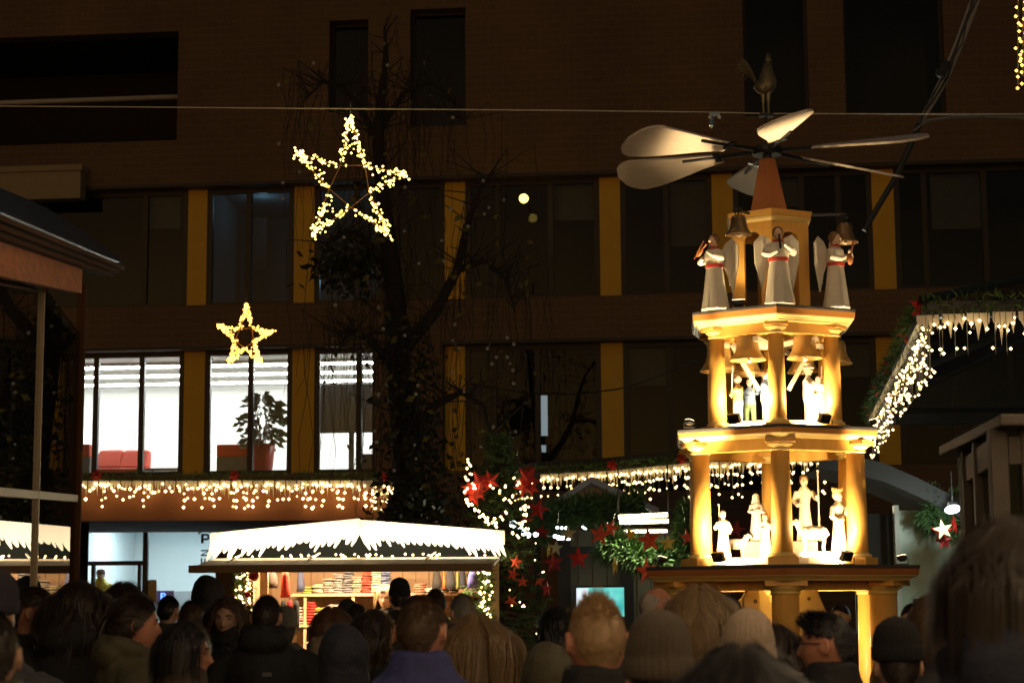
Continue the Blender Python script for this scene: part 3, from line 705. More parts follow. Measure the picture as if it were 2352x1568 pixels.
# rooster on top
zr0 = zz(262); rb = empty('rooster_figure', PM @ Vector((0, 0, zh + .05)), R(0), 'gilded rooster figure standing high above the rotor blades', 'figure')
h0 = zr0 - zh - .05
mg_ = M('rooster_gilt', (.16, .13, .07), .45, .3, 25, metal=.5)
q = MB(); s_ = PY / FPX
def rp(u, v, y=0): return Vector(((u - 1776) * s_, y, h0 + (262 - v) * s_))
q.loft([(rp(1776, 214).x, 0, rp(0, 214).z, .015, .015), (rp(1778, 207).x, 0, rp(0, 207).z, .05, .045), (rp(1780, 194).x, 0, rp(0, 194).z, .066, .06), (rp(1782, 178).x, 0, rp(0, 178).z, .062, .055), (rp(1781, 160).x, 0, rp(0, 160).z, .045, .038), (rp(1783, 140).x, 0, rp(0, 140).z, .028, .026)], 16)
q.ell(rp(1785, 130), (.024, .018, .022)); q.tube([rp(1787, 130), rp(1795, 133)], [.010, .001], 6)
q.add([rp(1778, 126, -.004), rp(1782, 112, -.004), rp(1784, 119, -.004), rp(1788, 114, -.004), rp(1791, 124, -.004), rp(1778, 126, .004), rp(1782, 112, .004), rp(1784, 119, .004), rp(1788, 114, .004), rp(1791, 124, .004)], [(0, 1, 2, 3, 4), (9, 8, 7, 6, 5), (0, 5, 6, 1), (1, 6, 7, 2), (2, 7, 8, 3), (3, 8, 9, 4), (4, 9, 5, 0)])
q.tube([rp(1778, 198), rp(1764, 196), rp(1752, 190)], [.058, .048, .03], 10)
q.build('body', mg_, rb, smooth=True)
for i in range(7):
    t = i / 6; q = MB(); pts = []
    for j in range(6):
        b = j / 5; ang = R(150 - 150 * b * (.5 + .5 * t)); L = .03 + .13 * b
        pts.append(rp(1757, 194) + Vector((-b * (.06 + .10 * (1 - abs(t - .5))), (t - .5) * .03, math.sin(b * math.pi * (.45 + .5 * t)) * (.17 - .07 * t) + .03 * b - .05 * t * b)))
    q.ribbon(pts, [.014, .030, .038, .036, .026, .006], (.3, .25, .9)); q.build('tail_feather', mg_, rb, recalc=False)
for uu in (1770, 1782): q = MB(); q.tube([rp(uu, 208), rp(uu, 235), rp(uu, 262)], [.022, .010, .008], 6); q.build('leg', mg_, rb)
q = MB(); q.box((0, 0, h0 - .01), (.10, .06, .02)); q.tube([(0, 0, 0), (0, 0, h0 - .021)], .009, 8); q.build('perch', m_dark, rb)

# carved figures
m_carve = M('carved_lime_wood', (.66, .54, .38), .6, .1, 8); m_gown = M('white_gown', (.74, .68, .56), .6, .08, 8); m_skin_w = M('painted_skin', (.68, .46, .32), .5)
m_hairb = M('carved_hair', (.16, .08, .035), .6); m_redp = M('painted_red', (.45, .04, .025), .5); m_bluep = M('painted_blue', (.16, .24, .42), .5); m_grn = M('painted_green', (.15, .24, .12), .6)
def robe_src(w=1.0, arms='pray', lean=0.0):
    q = MB()
    q.loft([(0, 0, 0, .155 * w, .13 * w), (0, 0, .03, .15 * w, .125 * w), (0, 0, .3, .115 * w, .10 * w), (0, 0, .52, .092 * w, .078 * w), (0, 0, .66, .115 * w, .08 * w), (0, 0, .735, .115 * w, .075 * w), (0, 0, .775, .06, .05), (0, 0, .81, .035, .035)], 24)
    if arms == 'pray':
        for s in (-1, 1): q.tube([(s * .10, 0, .72), (s * .15, -.03, .60), (s * .10, -.11, .58), (s * .02, -.15, .64)], [.042, .045, .038, .024], 10)
    elif arms == 'play':
        q.tube([(-.10, 0, .72), (-.17, -.04, .62), (-.12, -.13, .60), (-.03, -.17, .64)], [.042, .045, .038, .024], 10)
        q.tube([(.10, 0, .72), (.18, -.05, .63), (.14, -.14, .66), (.05, -.17, .72)], [.042, .045, .038, .024], 10)
    elif arms == 'staff':
        q.tube([(-.10, 0, .72), (-.15, -.02, .58), (-.10, -.10, .52), (-.03, -.14, .54)], [.042, .045, .036, .024], 10)
        q.tube([(.10, 0, .72), (.17, -.02, .62), (.18, -.10, .60), (.17, -.13, .66)], [.042, .042, .034, .024], 10)
    for i in range(9):
        a = 6.283 * i / 9; q.tube([(.145 * w * math.cos(a), .12 * w * math.sin(a), .0), (.10 * w * math.cos(a), .085 * w * math.sin(a), .38)], [.022, .006], 6)
    return q
FIG = {}
def fig_mesh(kind, w, arms):
    k = (w, arms)
    if k not in FIG: FIG[k] = remesh(robe_src(w, arms), .010, 'gown_' + arms, 2)
    return FIG[k]
hm = MB(); hm.ell((0, -.005, .875), (.058, .066, .078), 20, 16); hm.tube([(0, -.065, .885), (0, -.083, .865), (0, -.068, .858)], [.008, .013, .008], 8); hm.ell((0, -.045, .82), (.03, .03, .022)); hm.loft([(0, 0, .77, .034, .034), (0, 0, .83, .032, .034)], 12); HEADM = remesh(hm, .008, 'carved_head', 2)
hh = MB(); hh.ell((0, .012, .89), (.068, .072, .08), 20, 14); HAIRS = remesh(hh, .01, 'carved_hair', 1)
hh = MB(); hh.ell((0, .012, .89), (.072, .075, .085), 20, 14); hh.loft([(0, .03, .70, .10, .055), (0, .03, .80, .085, .06), (0, .02, .88, .07, .07)], 16); VEIL = remesh(hh, .01, 'veil', 1)
def figure(name, label, u, vfoot, vhead, y, kind, yaw, zbase, mat_body, w=1.0, arms='pray', headdress=None, extra=()):
    z0 = zbase; h = W(u, vhead, y).z - z0; p = W(u, vhead, y)
    t = empty(name, (p.x, y, z0), R(yaw), label, 'figure')
    def part(nm, me, mat):
        o = obj(nm, me, mat, t); o.scale = (h / .965,) * 3; return o
    part('gown', fig_mesh(kind, w, arms), mat_body); part('head', HEADM, m_skin_w)
    if headdress == 'hair': part('hair', HAIRS, m_hairb)
    elif headdress == 'veil': part('veil', VEIL, m_gown)
    elif headdress == 'carvedhair': part('hair', HAIRS, m_carve)
    elif headdress == 'crown':
        part('hair', HAIRS, m_carve); q = MB(); n_ = 10
        q.lathe([(.066, .93), (.07, .96)], 20, (0, .01, 0), caps=False)
        for i in range(n_): a = 6.283 * i / n_; q.tube([(.069 * math.cos(a), .01 + .069 * math.sin(a), .95), (.074 * math.cos(a), .01 + .074 * math.sin(a), .995)], [.012, .003], 5)
        part('crown', q.mesh('crown'), m_trim)
    elif headdress == 'hat':
        q = MB(); q.lathe([(.12, .925), (.115, .935), (.07, .94), (.06, .99), (.0, 1.0)], 20, (0, .005, 0)); part('hat', q.mesh('hat'), mat_body)
    for nm, q, mt in extra: part(nm, q.mesh(nm), mt)
    return t
def staff_part(x=.17, y=-.13, top=1.0):
    q = MB(); q.tube([(x, y, .0), (x, y, top)], .012, 8); q.tube([(x, y, top - .03), (x + .005, y, top + .02)], [.012, .022], 8); return ('staff', q, m_carve)
def wing_parts():
    out = []
    for s in (-1, 1):
        q = MB(); pts = [(s * .02, .08, .70), (s * .09, .11, .84), (s * .19, .13, .89), (s * .275, .14, .80), (s * .27, .14, .55), (s * .23, .13, .38), (s * .19, .12, .20), (s * .14, .10, .42), (s * .06, .09, .55)]
        k = len(pts); q.add(list(pts) + [(x, y + .018, z) for x, y, z in pts], [tuple(range(k)), tuple(range(2 * k - 1, k - 1, -1))] + [(i, i + k, (i + 1) % k + k, (i + 1) % k) for i in range(k)])
        for r_ in range(4): q.tube([(s * (.17 - r_ * .02), .118, .80 - r_ * .02), (s * (.19 - r_ * .025), .118, .50 - r_ * .02), (s * (.15 - r_ * .012), .112, .30 + r_ * .05)], .005, 5)
        out.append(('wing', q, m_gown))
    q = MB(); q.lathe([(.122, .525), (.124, .535), (.124, .565), (.122, .575)], 20, caps=False); q.v = [Vector((p.x, p.y * .86, p.z)) for p in q.v]; out.append(('belt', q, m_redp))
    q = MB(); q.lathe([(.065, .765), (.072, .775), (.06, .795), (.045, .80)], 20, caps=False); out.append(('collar', q, m_redp))
    return out
def lute():
    q = MB(); q.ell((-.02, -.20, .60), (.055, .035, .075), 14, 10); q.beam((.01, -.20, .66), (.09, -.2, .80), .02, .015); q.box((.10, -.2, .82), (.03, .025, .04)); return ('lute', q, m_brown)
def flute():
    q = MB(); q.tube([(0, -.10, .85), (0, -.22, .64)], [.009, .018], 8); return ('flute', q, m_dark)
def fiddle():
    q = MB(); q.ell((-.06, -.19, .72), (.04, .02, .075), 14, 10, Matrix.Rotation(.9, 3, 'Y')); q.beam((.0, -.19, .76), (.08, -.2, .80), .014, .012); q.beam((-.12, -.23, .64), (.06, -.23, .84), .006, .006); return ('fiddle', q, m_brown)
y4 = 12.60
for u, vh, yy, yaw, lab, ins in ((1639, 537, 12.66, -52, 'white-robed fiddler angel at the corner under the bell, turned aside', fiddle()), (1786, 520, 12.44, 0, 'white-robed angel with flute in the middle of the top tier', flute()), (1917, 532, 12.64, 55, 'white-robed lute angel beside the dark chapel wall', lute())):
    figure('angel_figure', lab, u, 705, vh, yy, 'robed', yaw, z3t + .001, m_gown, 1.22, 'play', 'hair', wing_parts() + [ins])
# nativity tier
zt2 = z1t + .057
figure('shepherd_figure', 'carved shepherd with back turned and staff by the front column', 1660, 1285, 1172, 12.72, 'robed', 160, zt2, m_carve, 1.05, 'staff', 'carvedhair', [staff_part(.10, -.10, 1.08)])
figure('king_figure', 'crowned carved king beside the bright column of the nativity tier', 1924, 1285, 1124, 12.78, 'robed', 35, zt2, m_carve, .9, 'staff', 'crown', [staff_part(.05, -.17, .72)])
bx = {}
for nm, u, y, lab in (('l', 1733, 13.02, 'pinkish wooden box under the kneeling Mary figure'), ('r', 1846, 13.05, 'pinkish wooden box under the tall Joseph figure')):
    p = W(u, 1285, y); q = MB(); hb = W(u, 1243, y).z - zt2; q.box((p.x, y, zt2 + hb / 2), (.17, .17, hb)); q.thing('pedestal_box', M('pink_box', (.55, .36, .26), .6), lab, 'box', bevel=.004); bx[nm] = zt2 + hb
figure('mary_figure', 'veiled carved Mary figure with folded hands on a box', 1736, 1240, 1133, 13.02, 'robed', 10, bx['l'] + .001, M('pale_mantle', (.55, .47, .44), .6), 1.05, 'pray', 'veil')
figure('joseph_figure', 'tall carved Joseph figure holding a staff on a box', 1846, 1240, 1090, 13.05, 'robed', -8, bx['r'] + .001, m_carve, .8, 'staff', 'hair', [staff_part(.20, -.12, 1.0)])
figure('child_figure', 'small brightly lit child figure beside the front column of the nativity tier', 1757, 1275, 1178, 12.72, 'robed', -25, zt2, m_gown, .95, 'play', 'hair')
def sheep(label, u, y, zb, h, yaw):
    p = W(u, 1280, y); q = MB()
    q.ell((0, 0, .58), (.42, .20, .22), 20, 14); q.ell((-.25, 0, .60), (.2, .19, .2)); q.ell((.25, 0, .58), (.2, .19, .21))
    q.tube([(-.34, 0, .66), (-.46, 0, .84), (-.52, 0, .92)], [.15, .11, .09], 12); q.tube([(-.46, 0, .95), (-.58, 0, .90), (-.67, 0, .84)], [.085, .085, .05], 12)
    for s in (-1, 1):
        q.tube([(-.45, s * .07, .97), (-.41, s * .13, .93), (-.40, s * .15, .88)], [.02, .028, .012], 8)
        q.tube([(-.28, s * .10, .45), (-.27, s * .10, .22), (-.28, s * .10, .0)], [.075, .045, .045], 10)
        q.tube([(.27, s * .11, .48), (.31, s * .11, .30), (.28, s * .11, .17), (.29, s * .11, .0)], [.10, .06, .045, .045], 10)
    q.tube([(.40, 0, .62), (.47, 0, .50)], [.04, .03], 8)
    me = remesh(q, .022, 'sheep_body', 2, lambda c: .012 * noise.noise(c * 18) if c.z > .35 else 0)
    o = obj('sheep_figure', me, m_gown); o.location = (p.x, y, zb); o.scale = (h,) * 3; o.rotation_euler = (0, 0, R(yaw)); tag(o, label, 'figure'); return o
q = MB(); p = W(1872, 1285, 12.62); q.box((p.x, 12.62, zt2 + .018), (.19, .11, .036)); q.thing('sheep_plinth', m_gown, 'white wooden plinth under the standing sheep figure', 'plinth', bevel=.004)
sheep('white standing sheep figure on a plinth beside the king', 1870, 12.62, zt2 + .037, .215, -8)
sheep('small sheep figure half hidden behind the carved shepherd', 1690, 12.95, zt2 + .001, .17, 185)
# bell ringers tier
def kid(label, u, vfoot, vhead, y, yaw, cs, cp, reach=(.2, -.25, .62), hat=None):
    zb = z2t + .057; p = W(u, vhead, y); h = p.z - zb
    t = empty('bell_ringer_figure', (p.x, y, zb), R(yaw), label, 'figure', 'bell ringer figures')
    q = MB()
    for s in (-1, 1): q.tube([(s * .055, 0, .46), (s * .07, -.01, .25), (s * .075, 0, .03), (s * .08, -.07, .02)], [.07, .055, .045, .035], 10)
    q.loft([(0, 0, .38, .12, .09), (0, 0, .46, .12, .09)], 16); legs = remesh(q, .012, 'trousers', 1)
    q = MB(); q.loft([(0, 0, .44, .125, .095), (0, 0, .58, .11, .085), (0, 0, .70, .13, .085), (0, 0, .76, .06, .05), (0, 0, .80, .035, .035)], 18)
    q.tube([(-.11, 0, .71), (-.17, -.08, .62), (reach[0] * .4 - .05, reach[1] * .8, reach[2] - .05)], [.045, .04, .028], 10); q.tube([(.11, 0, .71), (.18, -.08, .66), (reach[0], reach[1], reach[2])], [.045, .04, .028], 10)
    shirt = remesh(q, .012, 'shirt', 1)
    for nm, me, mt in (('trousers', legs, cp), ('shirt', shirt, cs), ('head', HEADM, m_skin_w)):
        o = obj(nm, me, mt, t); o.scale = (h / .965,) * 3
    if hat: q = MB(); q.lathe([(.115, .92), (.11, .935), (.07, .94), (.062, 1.0), (0, 1.01)], 18); o = obj('hat', q.mesh('hat'), hat, t); o.scale = (h / .965,) * 3
    else: o = obj('hair', HAIRS, m_hairb if rnd.random() < .4 else m_carve, t); o.scale = (h / .965,) * 3
    q = MB(); q.tube([(reach[0] * .6, reach[1], reach[2] - .12), (reach[0] * .8, reach[1] + .02, 1.12)], .010, 6); o = obj('bell_pull', q.mesh('bell_pull'), m_cream, t); o.scale = (h / .965,) * 3
m_yelp = M('painted_yellow', (.72, .55, .2), .5)
kid('bell ringer figure in pale yellow coat by the bright front column', 1694, 975, 862, 12.92, -60, m_yelp, m_gown)
kid('bell ringer figure in green trousers under the lower bell', 1721, 975, 868, 13.12, -20, m_bluep, m_grn)
kid('bell ringer boy in blue shirt leaning to the middle column', 1757, 975, 850, 12.80, 70, m_bluep, m_gown, (.25, -.3, .66))
kid('large white bell ringer figure with round hat beside a floodlight', 1855, 975, 840, 12.78, 60, m_gown, m_gown, (.25, -.32, .6), m_gown)
kid('bare-headed bell ringer figure behind the one with the round hat', 1880, 975, 862, 12.95, -30, m_carve, m_gown)
# bells
m_bronze = M('bell_bronze', (.60, .38, .13), .35, .2, 10, metal=.35)
bp = MB(); prof = [(.0, 1.0), (.22, .99), (.34, .93), (.38, .80), (.40, .55), (.46, .32), (.58, .12), (.66, .0), (.63, .0), (.5, .14), (.40, .36), (.34, .7), (.0, .9)]
bp.lathe(prof, 28, caps=False); bell_me = bp.mesh('bell_body', True); bell_me.materials.append(m_bronze)
yk = MB(); yk.tube([(-.16, 0, 1.0), (-.13, 0, 1.16), (.13, 0, 1.16), (.16, 0, 1.0)], .04, 6); yk.tube([(0, 0, .98), (0, 0, 1.3)], .05, 6); yk.box((0, 0, 1.34), (.42, .08, .12)); yoke_me = yk.mesh('yoke'); yoke_me.materials.append(m_dark)
ck = MB(); ck.tube([(0, 0, .8), (.03, 0, .06)], .03, 6); ck.ell((.03, 0, .0), .09, 10, 8); clap_me = ck.mesh('clapper', True); clap_me.materials.append(m_cream)
def bell(label, u, vtop, vbot, y, top=None):
    p = W(u, vbot, y); h = (W(u, vtop, y).z - p.z)
    t = empty('bell', p, rnd.uniform(0, 1), label, 'bell', 'pyramid bells')
    for me, nm in ((bell_me, 'bell_body'), (yoke_me, 'yoke'), (clap_me, 'clapper')):
        o = obj(nm, me, None, t); o.scale = (h,) * 3
    if top: q = MB(); q.beam((0, 0, h * 1.36), Vector(top) - p, .012, .02); q.build('bracket', m_cream, t) if False else None
    return t
bell('bronze bell hanging between front column and middle column, nearest the viewer', 1718, 765, 828, 12.72)
bell('bronze bell hanging above the round hat between middle and bright column', 1848, 762, 824, 12.74)
bell('bronze bell half hidden below and behind another bell, over the blue shirted boy', 1717, 805, 862, 13.25)
bell('bronze bell half hidden below another bell, over the round hat', 1845, 800, 856, 13.28)
bell('bronze bell behind the left column of the bell tier', 1652, 785, 853, 13.1)
bell('bronze bell behind the right column of the bell tier', 1921, 780, 836, 13.2)
m_darkbell = M('dark_bell_bronze', (.14, .09, .045), .4, .2, 10, metal=.5)
b1 = bell('dark bell on a bracket above the fiddler angel', 1697, 494, 540, 12.66); b2 = bell('bell on a bracket above the lute angel', 1941, 512, 558, 12.95)
for b_ in (b1, b2): c_ = b_.children[0]; c_.material_slots[0].link = 'OBJECT'; c_.material_slots[0].material = m_darkbell
for (u, v, y) in ((1697, 483, 12.66), (1941, 492, 12.95)):
    p = PM.inverted() @ W(u, v, y); q = MB(); q.beam(p, (p.x * .52, p.y * .52, p.z), .02, .014); q.build('bell_bracket', m_dark, P)
for (u, v, y) in ((1718, 742, 12.72), (1848, 739, 12.74), (1717, 784, 13.25), (1845, 779, 13.28), (1652, 760, 13.1), (1921, 760, 13.2)):
    p = PM.inverted() @ W(u, v, y); q = MB(); q.beam((p.x, p.y, p.z), (p.x, p.y, z3b - .02), .012, .012); q.build('bell_bracket', m_dark, P)


# floodlights and their light
FLc = (1.0, .71, .35)
def flood(label, u, v, y, zb, target, power, spot=R(120), size=.05, s=1.0, kind='flood'):
    p = W(u, v, y); t = empty('floodlight', (p.x, y, zb), 0, label, 'floodlight', 'pyramid floodlights')
    d = (Vector(target) - Vector((p.x, y, zb + .05 * s))).normalized(); rot = d.to_track_quat('Y', 'Z').to_matrix(); c = Vector((0, 0, .058 * s))
    q = MB(); q.box(c - rot @ Vector((0, .0, 0)), (.085 * s, .035 * s, .065 * s), Rm=rot); q.box(c - rot @ Vector((0, .024 * s, 0)), (.06 * s, .012 * s, .045 * s), Rm=rot); q.build('housing', m_dark, t, bevel=.004)
    q = MB(); q.box(c + rot @ Vector((0, .0185 * s, 0)), (.074 * s, .002, .054 * s), Rm=rot); q.build('lens', M('flood_lens', (1, .9, .7), .3, 0, emit=(1, .75, .4), es=8), t)
    q = MB(); q.tube([(-.05 * s, 0, .05 * s), (-.05 * s, 0, .004), (.05 * s, 0, .004), (.05 * s, 0, .05 * s)], .004, 5); q.build('bracket', m_dark, t)
    lamp('floodlight_beam', 'SPOT', Vector((p.x, y, zb)) + c + rot @ Vector((0, .03 * s, 0)), power, FLc, t, size, target, spot, .6)
    return t
ax = pxw
flood('black floodlight on the deck by the shepherd figure', 1650, 1280, 12.42, z1t + .002, (ax + .05, 13.05, z1t + .45), 100, R(150))
flood('black floodlight on the deck by the crowned king', 1944, 1278, 12.44, z1t + .002, (ax - .05, 13.05, z1t + .45), 100, R(150))
flood('black floodlight by the yellow coated bell ringer', 1687, 972, 12.52, z2t + .002, (ax + .05, 13.0, z2t + .35), 72, R(150))
flood('black floodlight by the large white bell ringer', 1894, 968, 12.55, z2t + .002, (ax - .05, 13.0, z2t + .35), 72, R(150))
flood('black floodlight on the top deck behind the fiddler angel', 1697, 705, 12.70, z3t + .002, W(1690, 560, 12.66), 9.0, R(130))
flood('small spotlight at the outer corner of the lowest deck, towards the pale green wall', 2072, 1288, 12.45, z1t + .002, W(1900, 570, 12.68), 480, R(30), s=.8)
flood('small spotlight at the outer corner of the lowest deck, towards the red stars', 1520, 1290, 12.45, z1t + .002, W(1700, 570, 12.6), 680, R(32), s=.8)
flood('small spotlight at the outer corner of the second deck, by the dark office windows', 1583, 980, 12.55, z2t + .002, W(1655, 620, 12.70), 60, R(50), s=.7)
flood('small spotlight at the outer corner of the second deck, by the pavilion lights', 2006, 978, 12.62, z2t + .002, W(1900, 560, 12.72), 40, R(60), s=.7)
flood('hidden spotlight on the top deck beside the chapel wall', 1870, 705, 13.1, z3t + .002, (ax, 13.0, zh), 9, R(120), s=.8)
lamp('tier_lamp', 'POINT', (ax, 13.0, z1b - .12), 55, FLc, P, .06)

# gabled house models in the lowest tier
m_stone = M('cream_house', (.62, .52, .32), .7, .12, 12); m_win = M('house_window_dark', (.12, .09, .05), .6)
def gable(label, y, pts, wins, rounds):
    ps = [W(u, v, y) for u, v in pts]; zb = 1.0; ps = [Vector((ps[0].x, y, zb + .002))] + ps + [Vector((ps[-1].x, y, zb + .002))]
    c = Vector(((ps[0].x + ps[-1].x) / 2, y, zb + .002)); t = empty('gabled_house_model', c, 0, label, 'house model')
    q = MB(); k = len(ps); dp = Vector((0, .12, 0)); q.add(ps + [p + dp for p in ps], [tuple(range(k)), tuple(range(2 * k - 1, k - 1, -1))] + [(i, i + k, (i + 1) % k + k, (i + 1) % k) for i in range(k)])
    q.build('facade', m_stone, t, world=True)
    for u0_, v0, u1, v1 in wins:
        a, b = W(u0_, v0, y), W(u1, v1, y); q = MB(); q.box2((a.x, y - .004, b.z), (b.x, y + .01, a.z)); o = q.build('window', m_win, t, world=True)
        q = MB(); q.box2((a.x - .008, y - .008, b.z - .012), (b.x + .008, y - .001, b.z - .001)); q.build('sill', m_stone, o, world=False) if False else None
    for u, v, r_ in rounds:
        a = W(u, v, y); q = MB(); q.tube([(a.x, y - .004, a.z), (a.x, y + .01, a.z)], r_, 16); q.build('round_window', m_win, t, world=True)
gable('cream gabled house model with two windows beside the middle column', 12.72, [(1800, 1560), (1815, 1430), (1827, 1390), (1833, 1350), (1848, 1336), (1866, 1336), (1883, 1348), (1879, 1358), (1886, 1378), (1897, 1402), (1920, 1440), (1930, 1560)], [(1836, 1405, 1844, 1434), (1855, 1405, 1861, 1430), (1836, 1460, 1844, 1490)], [(1858, 1374, .012)])
gable('brownish tower-like house model in front of a cream stepped gable', 12.58, [(1665, 1560), (1688, 1432), (1700, 1418), (1711, 1402), (1709, 1372), (1716, 1362), (1717, 1340), (1736, 1337), (1744, 1345), (1745, 1400), (1752, 1414), (1768, 1430), (1786, 1560)], [], [(1735, 1380, .014)])
gable('cream stepped gable house model behind the brownish one', 12.85, [(1690, 1560), (1694, 1410), (1698, 1380), (1708, 1372), (1718, 1352), (1730, 1342), (1750, 1342), (1756, 1358), (1766, 1372), (1774, 1390), (1778, 1420), (1790, 1560)], [], [])
# ------------------------------------------------------------------ knitwear stall
SY = 19.0
sx0 = W(826, 1250, SY).x
m_snow = M('painted_snow', (.86, .80, .70), .7, .04)
m_plank = M('stall_planks', (.46, .30, .16), .7, .25, 3, stretch=(1, 1, 6), bump=.2)
m_planklight = M('pale_planks', (.46, .30, .17), .7, .2, 3, stretch=(6, 1, 1))
m_flap = M('flap_wood', (.20, .115, .05), .65, .25, 3, stretch=(1, 6, 6))
m_flaptop = M('flap_cream', (.62, .48, .33), .6, .1)
def SL(u, v, y=SY): p = W(u, v, y); return Vector((p.x - sx0, y - SY, p.z))     # stall-local point
def icicle_fringe(mb, a, b, h, lean, seed, y0, y1):
    """single leaning icicle tips hung along the line a-b (x, z); each one a small convex slab"""
    r_ = random.Random(seed); L = abs(b[0] - a[0]); sg = 1 if b[0] > a[0] else -1; x = 0.0
    while x < L - .03:
        w = r_.uniform(.04, .085); t, t2 = x / L, min(1, (x + w) / L); d = r_.choice((.35, .5, .6, .8, 1.0, 1.2)) * h
        p = lambda s_: (a[0] + (b[0] - a[0]) * s_, a[1] + (b[1] - a[1]) * s_)
        (xa, za), (xb, zb_) = p(t), p(t2); xm_ = (xa + xb) / 2 + lean * d; zm_ = min(za, zb_) - d
        poly = [(xa, za + .004), (xa + lean * d * .55 + sg * w * .10, za - d * .55), (xm_ - sg * w * .14, zm_ + d * .06), (xm_, zm_), (xm_ + sg * w * .16, zm_ + d * .08), (xb + lean * d * .5 - sg * w * .12, zb_ - d * .5), (xb, zb_ + .004)]
        mb.prism(poly, (0, y0, 0), (1, 0, 0), (0, 0, 1), (0, y1 - y0, 0)); x += w * r_.uniform(.86, 1.0)
def build_stall(S, lit):
    zt = SL(826, 1190).z; L0 = SL(483, 1224); R0 = SL(1159, 1218); yf = 0.0
    for nm, e, seed, ln in (('l', L0, 3, -.45), ('r', R0, 5, .45)):
        drop = .155; zr_ = zt - (.012 if nm == 'r' else 0); y0 = -.012 if nm == 'l' else 0.0
        q = MB(); q.prism([(0, zr_), (0, zr_ - drop), (e.x, e.z - drop * .9), (e.x, e.z)], (0, y0, 0), (1, 0, 0), (0, 0, 1), (0, .03, 0)); bd = q.build('snow_board', m_snow, S)
        q = MB(); icicle_fringe(q, (0, zr_ - drop), (e.x, e.z - drop * .9), .12, ln, seed, y0 + .003, y0 + .026); tag(q.build('icicles', m_snow, bd), kind='stuff')
    # roof sheets and dark gable infill behind the boards
    q = MB()
    for e in (L0, R0):
        q.add([(0, .04, zt - .03), (e.x, .04, e.z - .03), (e.x, 2.6, e.z - .03), (0, 2.6, zt - .03), (0, .04, zt - .07), (e.x, .04, e.z - .07), (e.x, 2.6, e.z - .07), (0, 2.6, zt - .07)], [(0, 1, 2, 3), (7, 6, 5, 4), (0, 4, 5, 1), (2, 6, 7, 3), (1, 5, 6, 2)])
    q.build('roof_sheet', M('dark_felt', (.03, .03, .028), .9), S)
    zi = SL(800, 1290).z
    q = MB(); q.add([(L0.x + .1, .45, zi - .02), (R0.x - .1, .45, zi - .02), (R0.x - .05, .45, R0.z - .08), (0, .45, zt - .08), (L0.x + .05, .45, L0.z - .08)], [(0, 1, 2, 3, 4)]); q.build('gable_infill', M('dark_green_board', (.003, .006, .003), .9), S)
    # front flap: sloping cream top, brown edge
    A = SL(490, 1281, SY - .12); Bq = SL(1150, 1281, SY - .12); Cq = SL(478, 1297, SY - .62); Dq = SL(1130, 1297, SY - .62)
    A = Vector((L0.x + .07, -.04, A.z)); Bq = Vector((R0.x - .05, -.04, A.z)); Cq = Vector((L0.x - .02, -.62, Cq.z)); Dq = Vector((R0.x - .1, -.62, Cq.z))
    q = MB(); q.add([A, Bq, Dq, Cq] + [p - Vector((0, 0, .03)) for p in (A, Bq, Dq, Cq)], [(0, 1, 2, 3), (7, 6, 5, 4), (0, 4, 5, 1), (1, 5, 6, 2), (2, 6, 7, 3), (3, 7, 4, 0)]); q.build('flap', m_flaptop, S)
    q = MB(); q.box2((L0.x - .1, -.66, Cq.z - .075), (R0.x - .12, -.622, Cq.z - .002)); q.build('flap_edge', m_flap, S, bevel=.004)
    for u in (735, 1000, 560):
        p = SL(u, 1290); q = MB(); q.beam((p.x, -.05, zi + .09), (p.x - .12, -.5, Cq.z + .01), .02, .012); q.build('flap_stay', m_snow, S)
    # posts, walls, counter, shelves
    for u in (548, 1135):
        p = SL(u, 1400); q = MB(); q.box2((p.x - .05, .02, 0), (p.x + .05, .12, zi)); q.build('post', m_plank, S, bevel=.004)
    xl, xr = SL(548, 1400).x, SL(1135, 1400).x
    for x in (xl, xr):
        for i in range(9):
            q = MB(); q.box2((x - .012, .125 + i * .262, 0), (x + .012, .125 + (i + 1) * .262 - .006, zi)); q.build('side_plank', m_planklight, S)
    for i in range(17):
        w = (xr - xl - .03) / 17; q = MB(); q.box2((xl + .014 + i * w, 2.48, 0), (xl + .014 + (i + 1) * w - .006, 2.5, zi + .25)); q.build('back_plank', m_planklight, S)
    q = MB(); q.box2((xl + .05, .14, .95), (xr - .05, .62, 1.0)); q.box2((xl + .06, .15, 0), (xr - .06, .18, .949)); q.build('counter', m_plank, S)
    sh = []
    for v in (1362, 1432, 1500):
        z = SL(800, v, SY + 1.75).z; q = MB(); q.box2((xl + .30, 1.62, z - .03), (xr - .02, 2.47, z)); q.build('shelf', m_planklight, S); sh.append(z)
    for u in (617, 702, 812, 930, 1075):
        x = SL(u, 1400, SY + 1.7).x; q = MB(); q.box2((x - .015, 1.64, .3), (x + .015, 1.68, sh[0] - .031)); q.build('shelf_upright', m_plank, S)
    p = SL(607, 1350, SY + .9); q = MB(); q.box2((p.x - .04, .86, 0), (p.x + .04, .94, zi)); q.build('inner_post', m_plank, S)
    # fairy bulbs behind the flap and lamps of the stall
    q = MB()
    for i in range(34 if lit else 20): q.bulb((L0.x + .15 + (R0.x - L0.x - .3) * rnd.random(), -.06, A.z + rnd.uniform(.0, .03)), .013)
    tag(q.build('bulbs', m_bulb, S, recalc=False), kind='stuff')
    q = MB(); q.box2((L0.x + .25, -.30, A.z - .055), (-.1, -.26, A.z - .035)); q.box2((.1, -.30, A.z - .055), (R0.x - .25, -.26, A.z - .035)); q.build('light_trough', m_dark, S)
    T = XF[S.name]
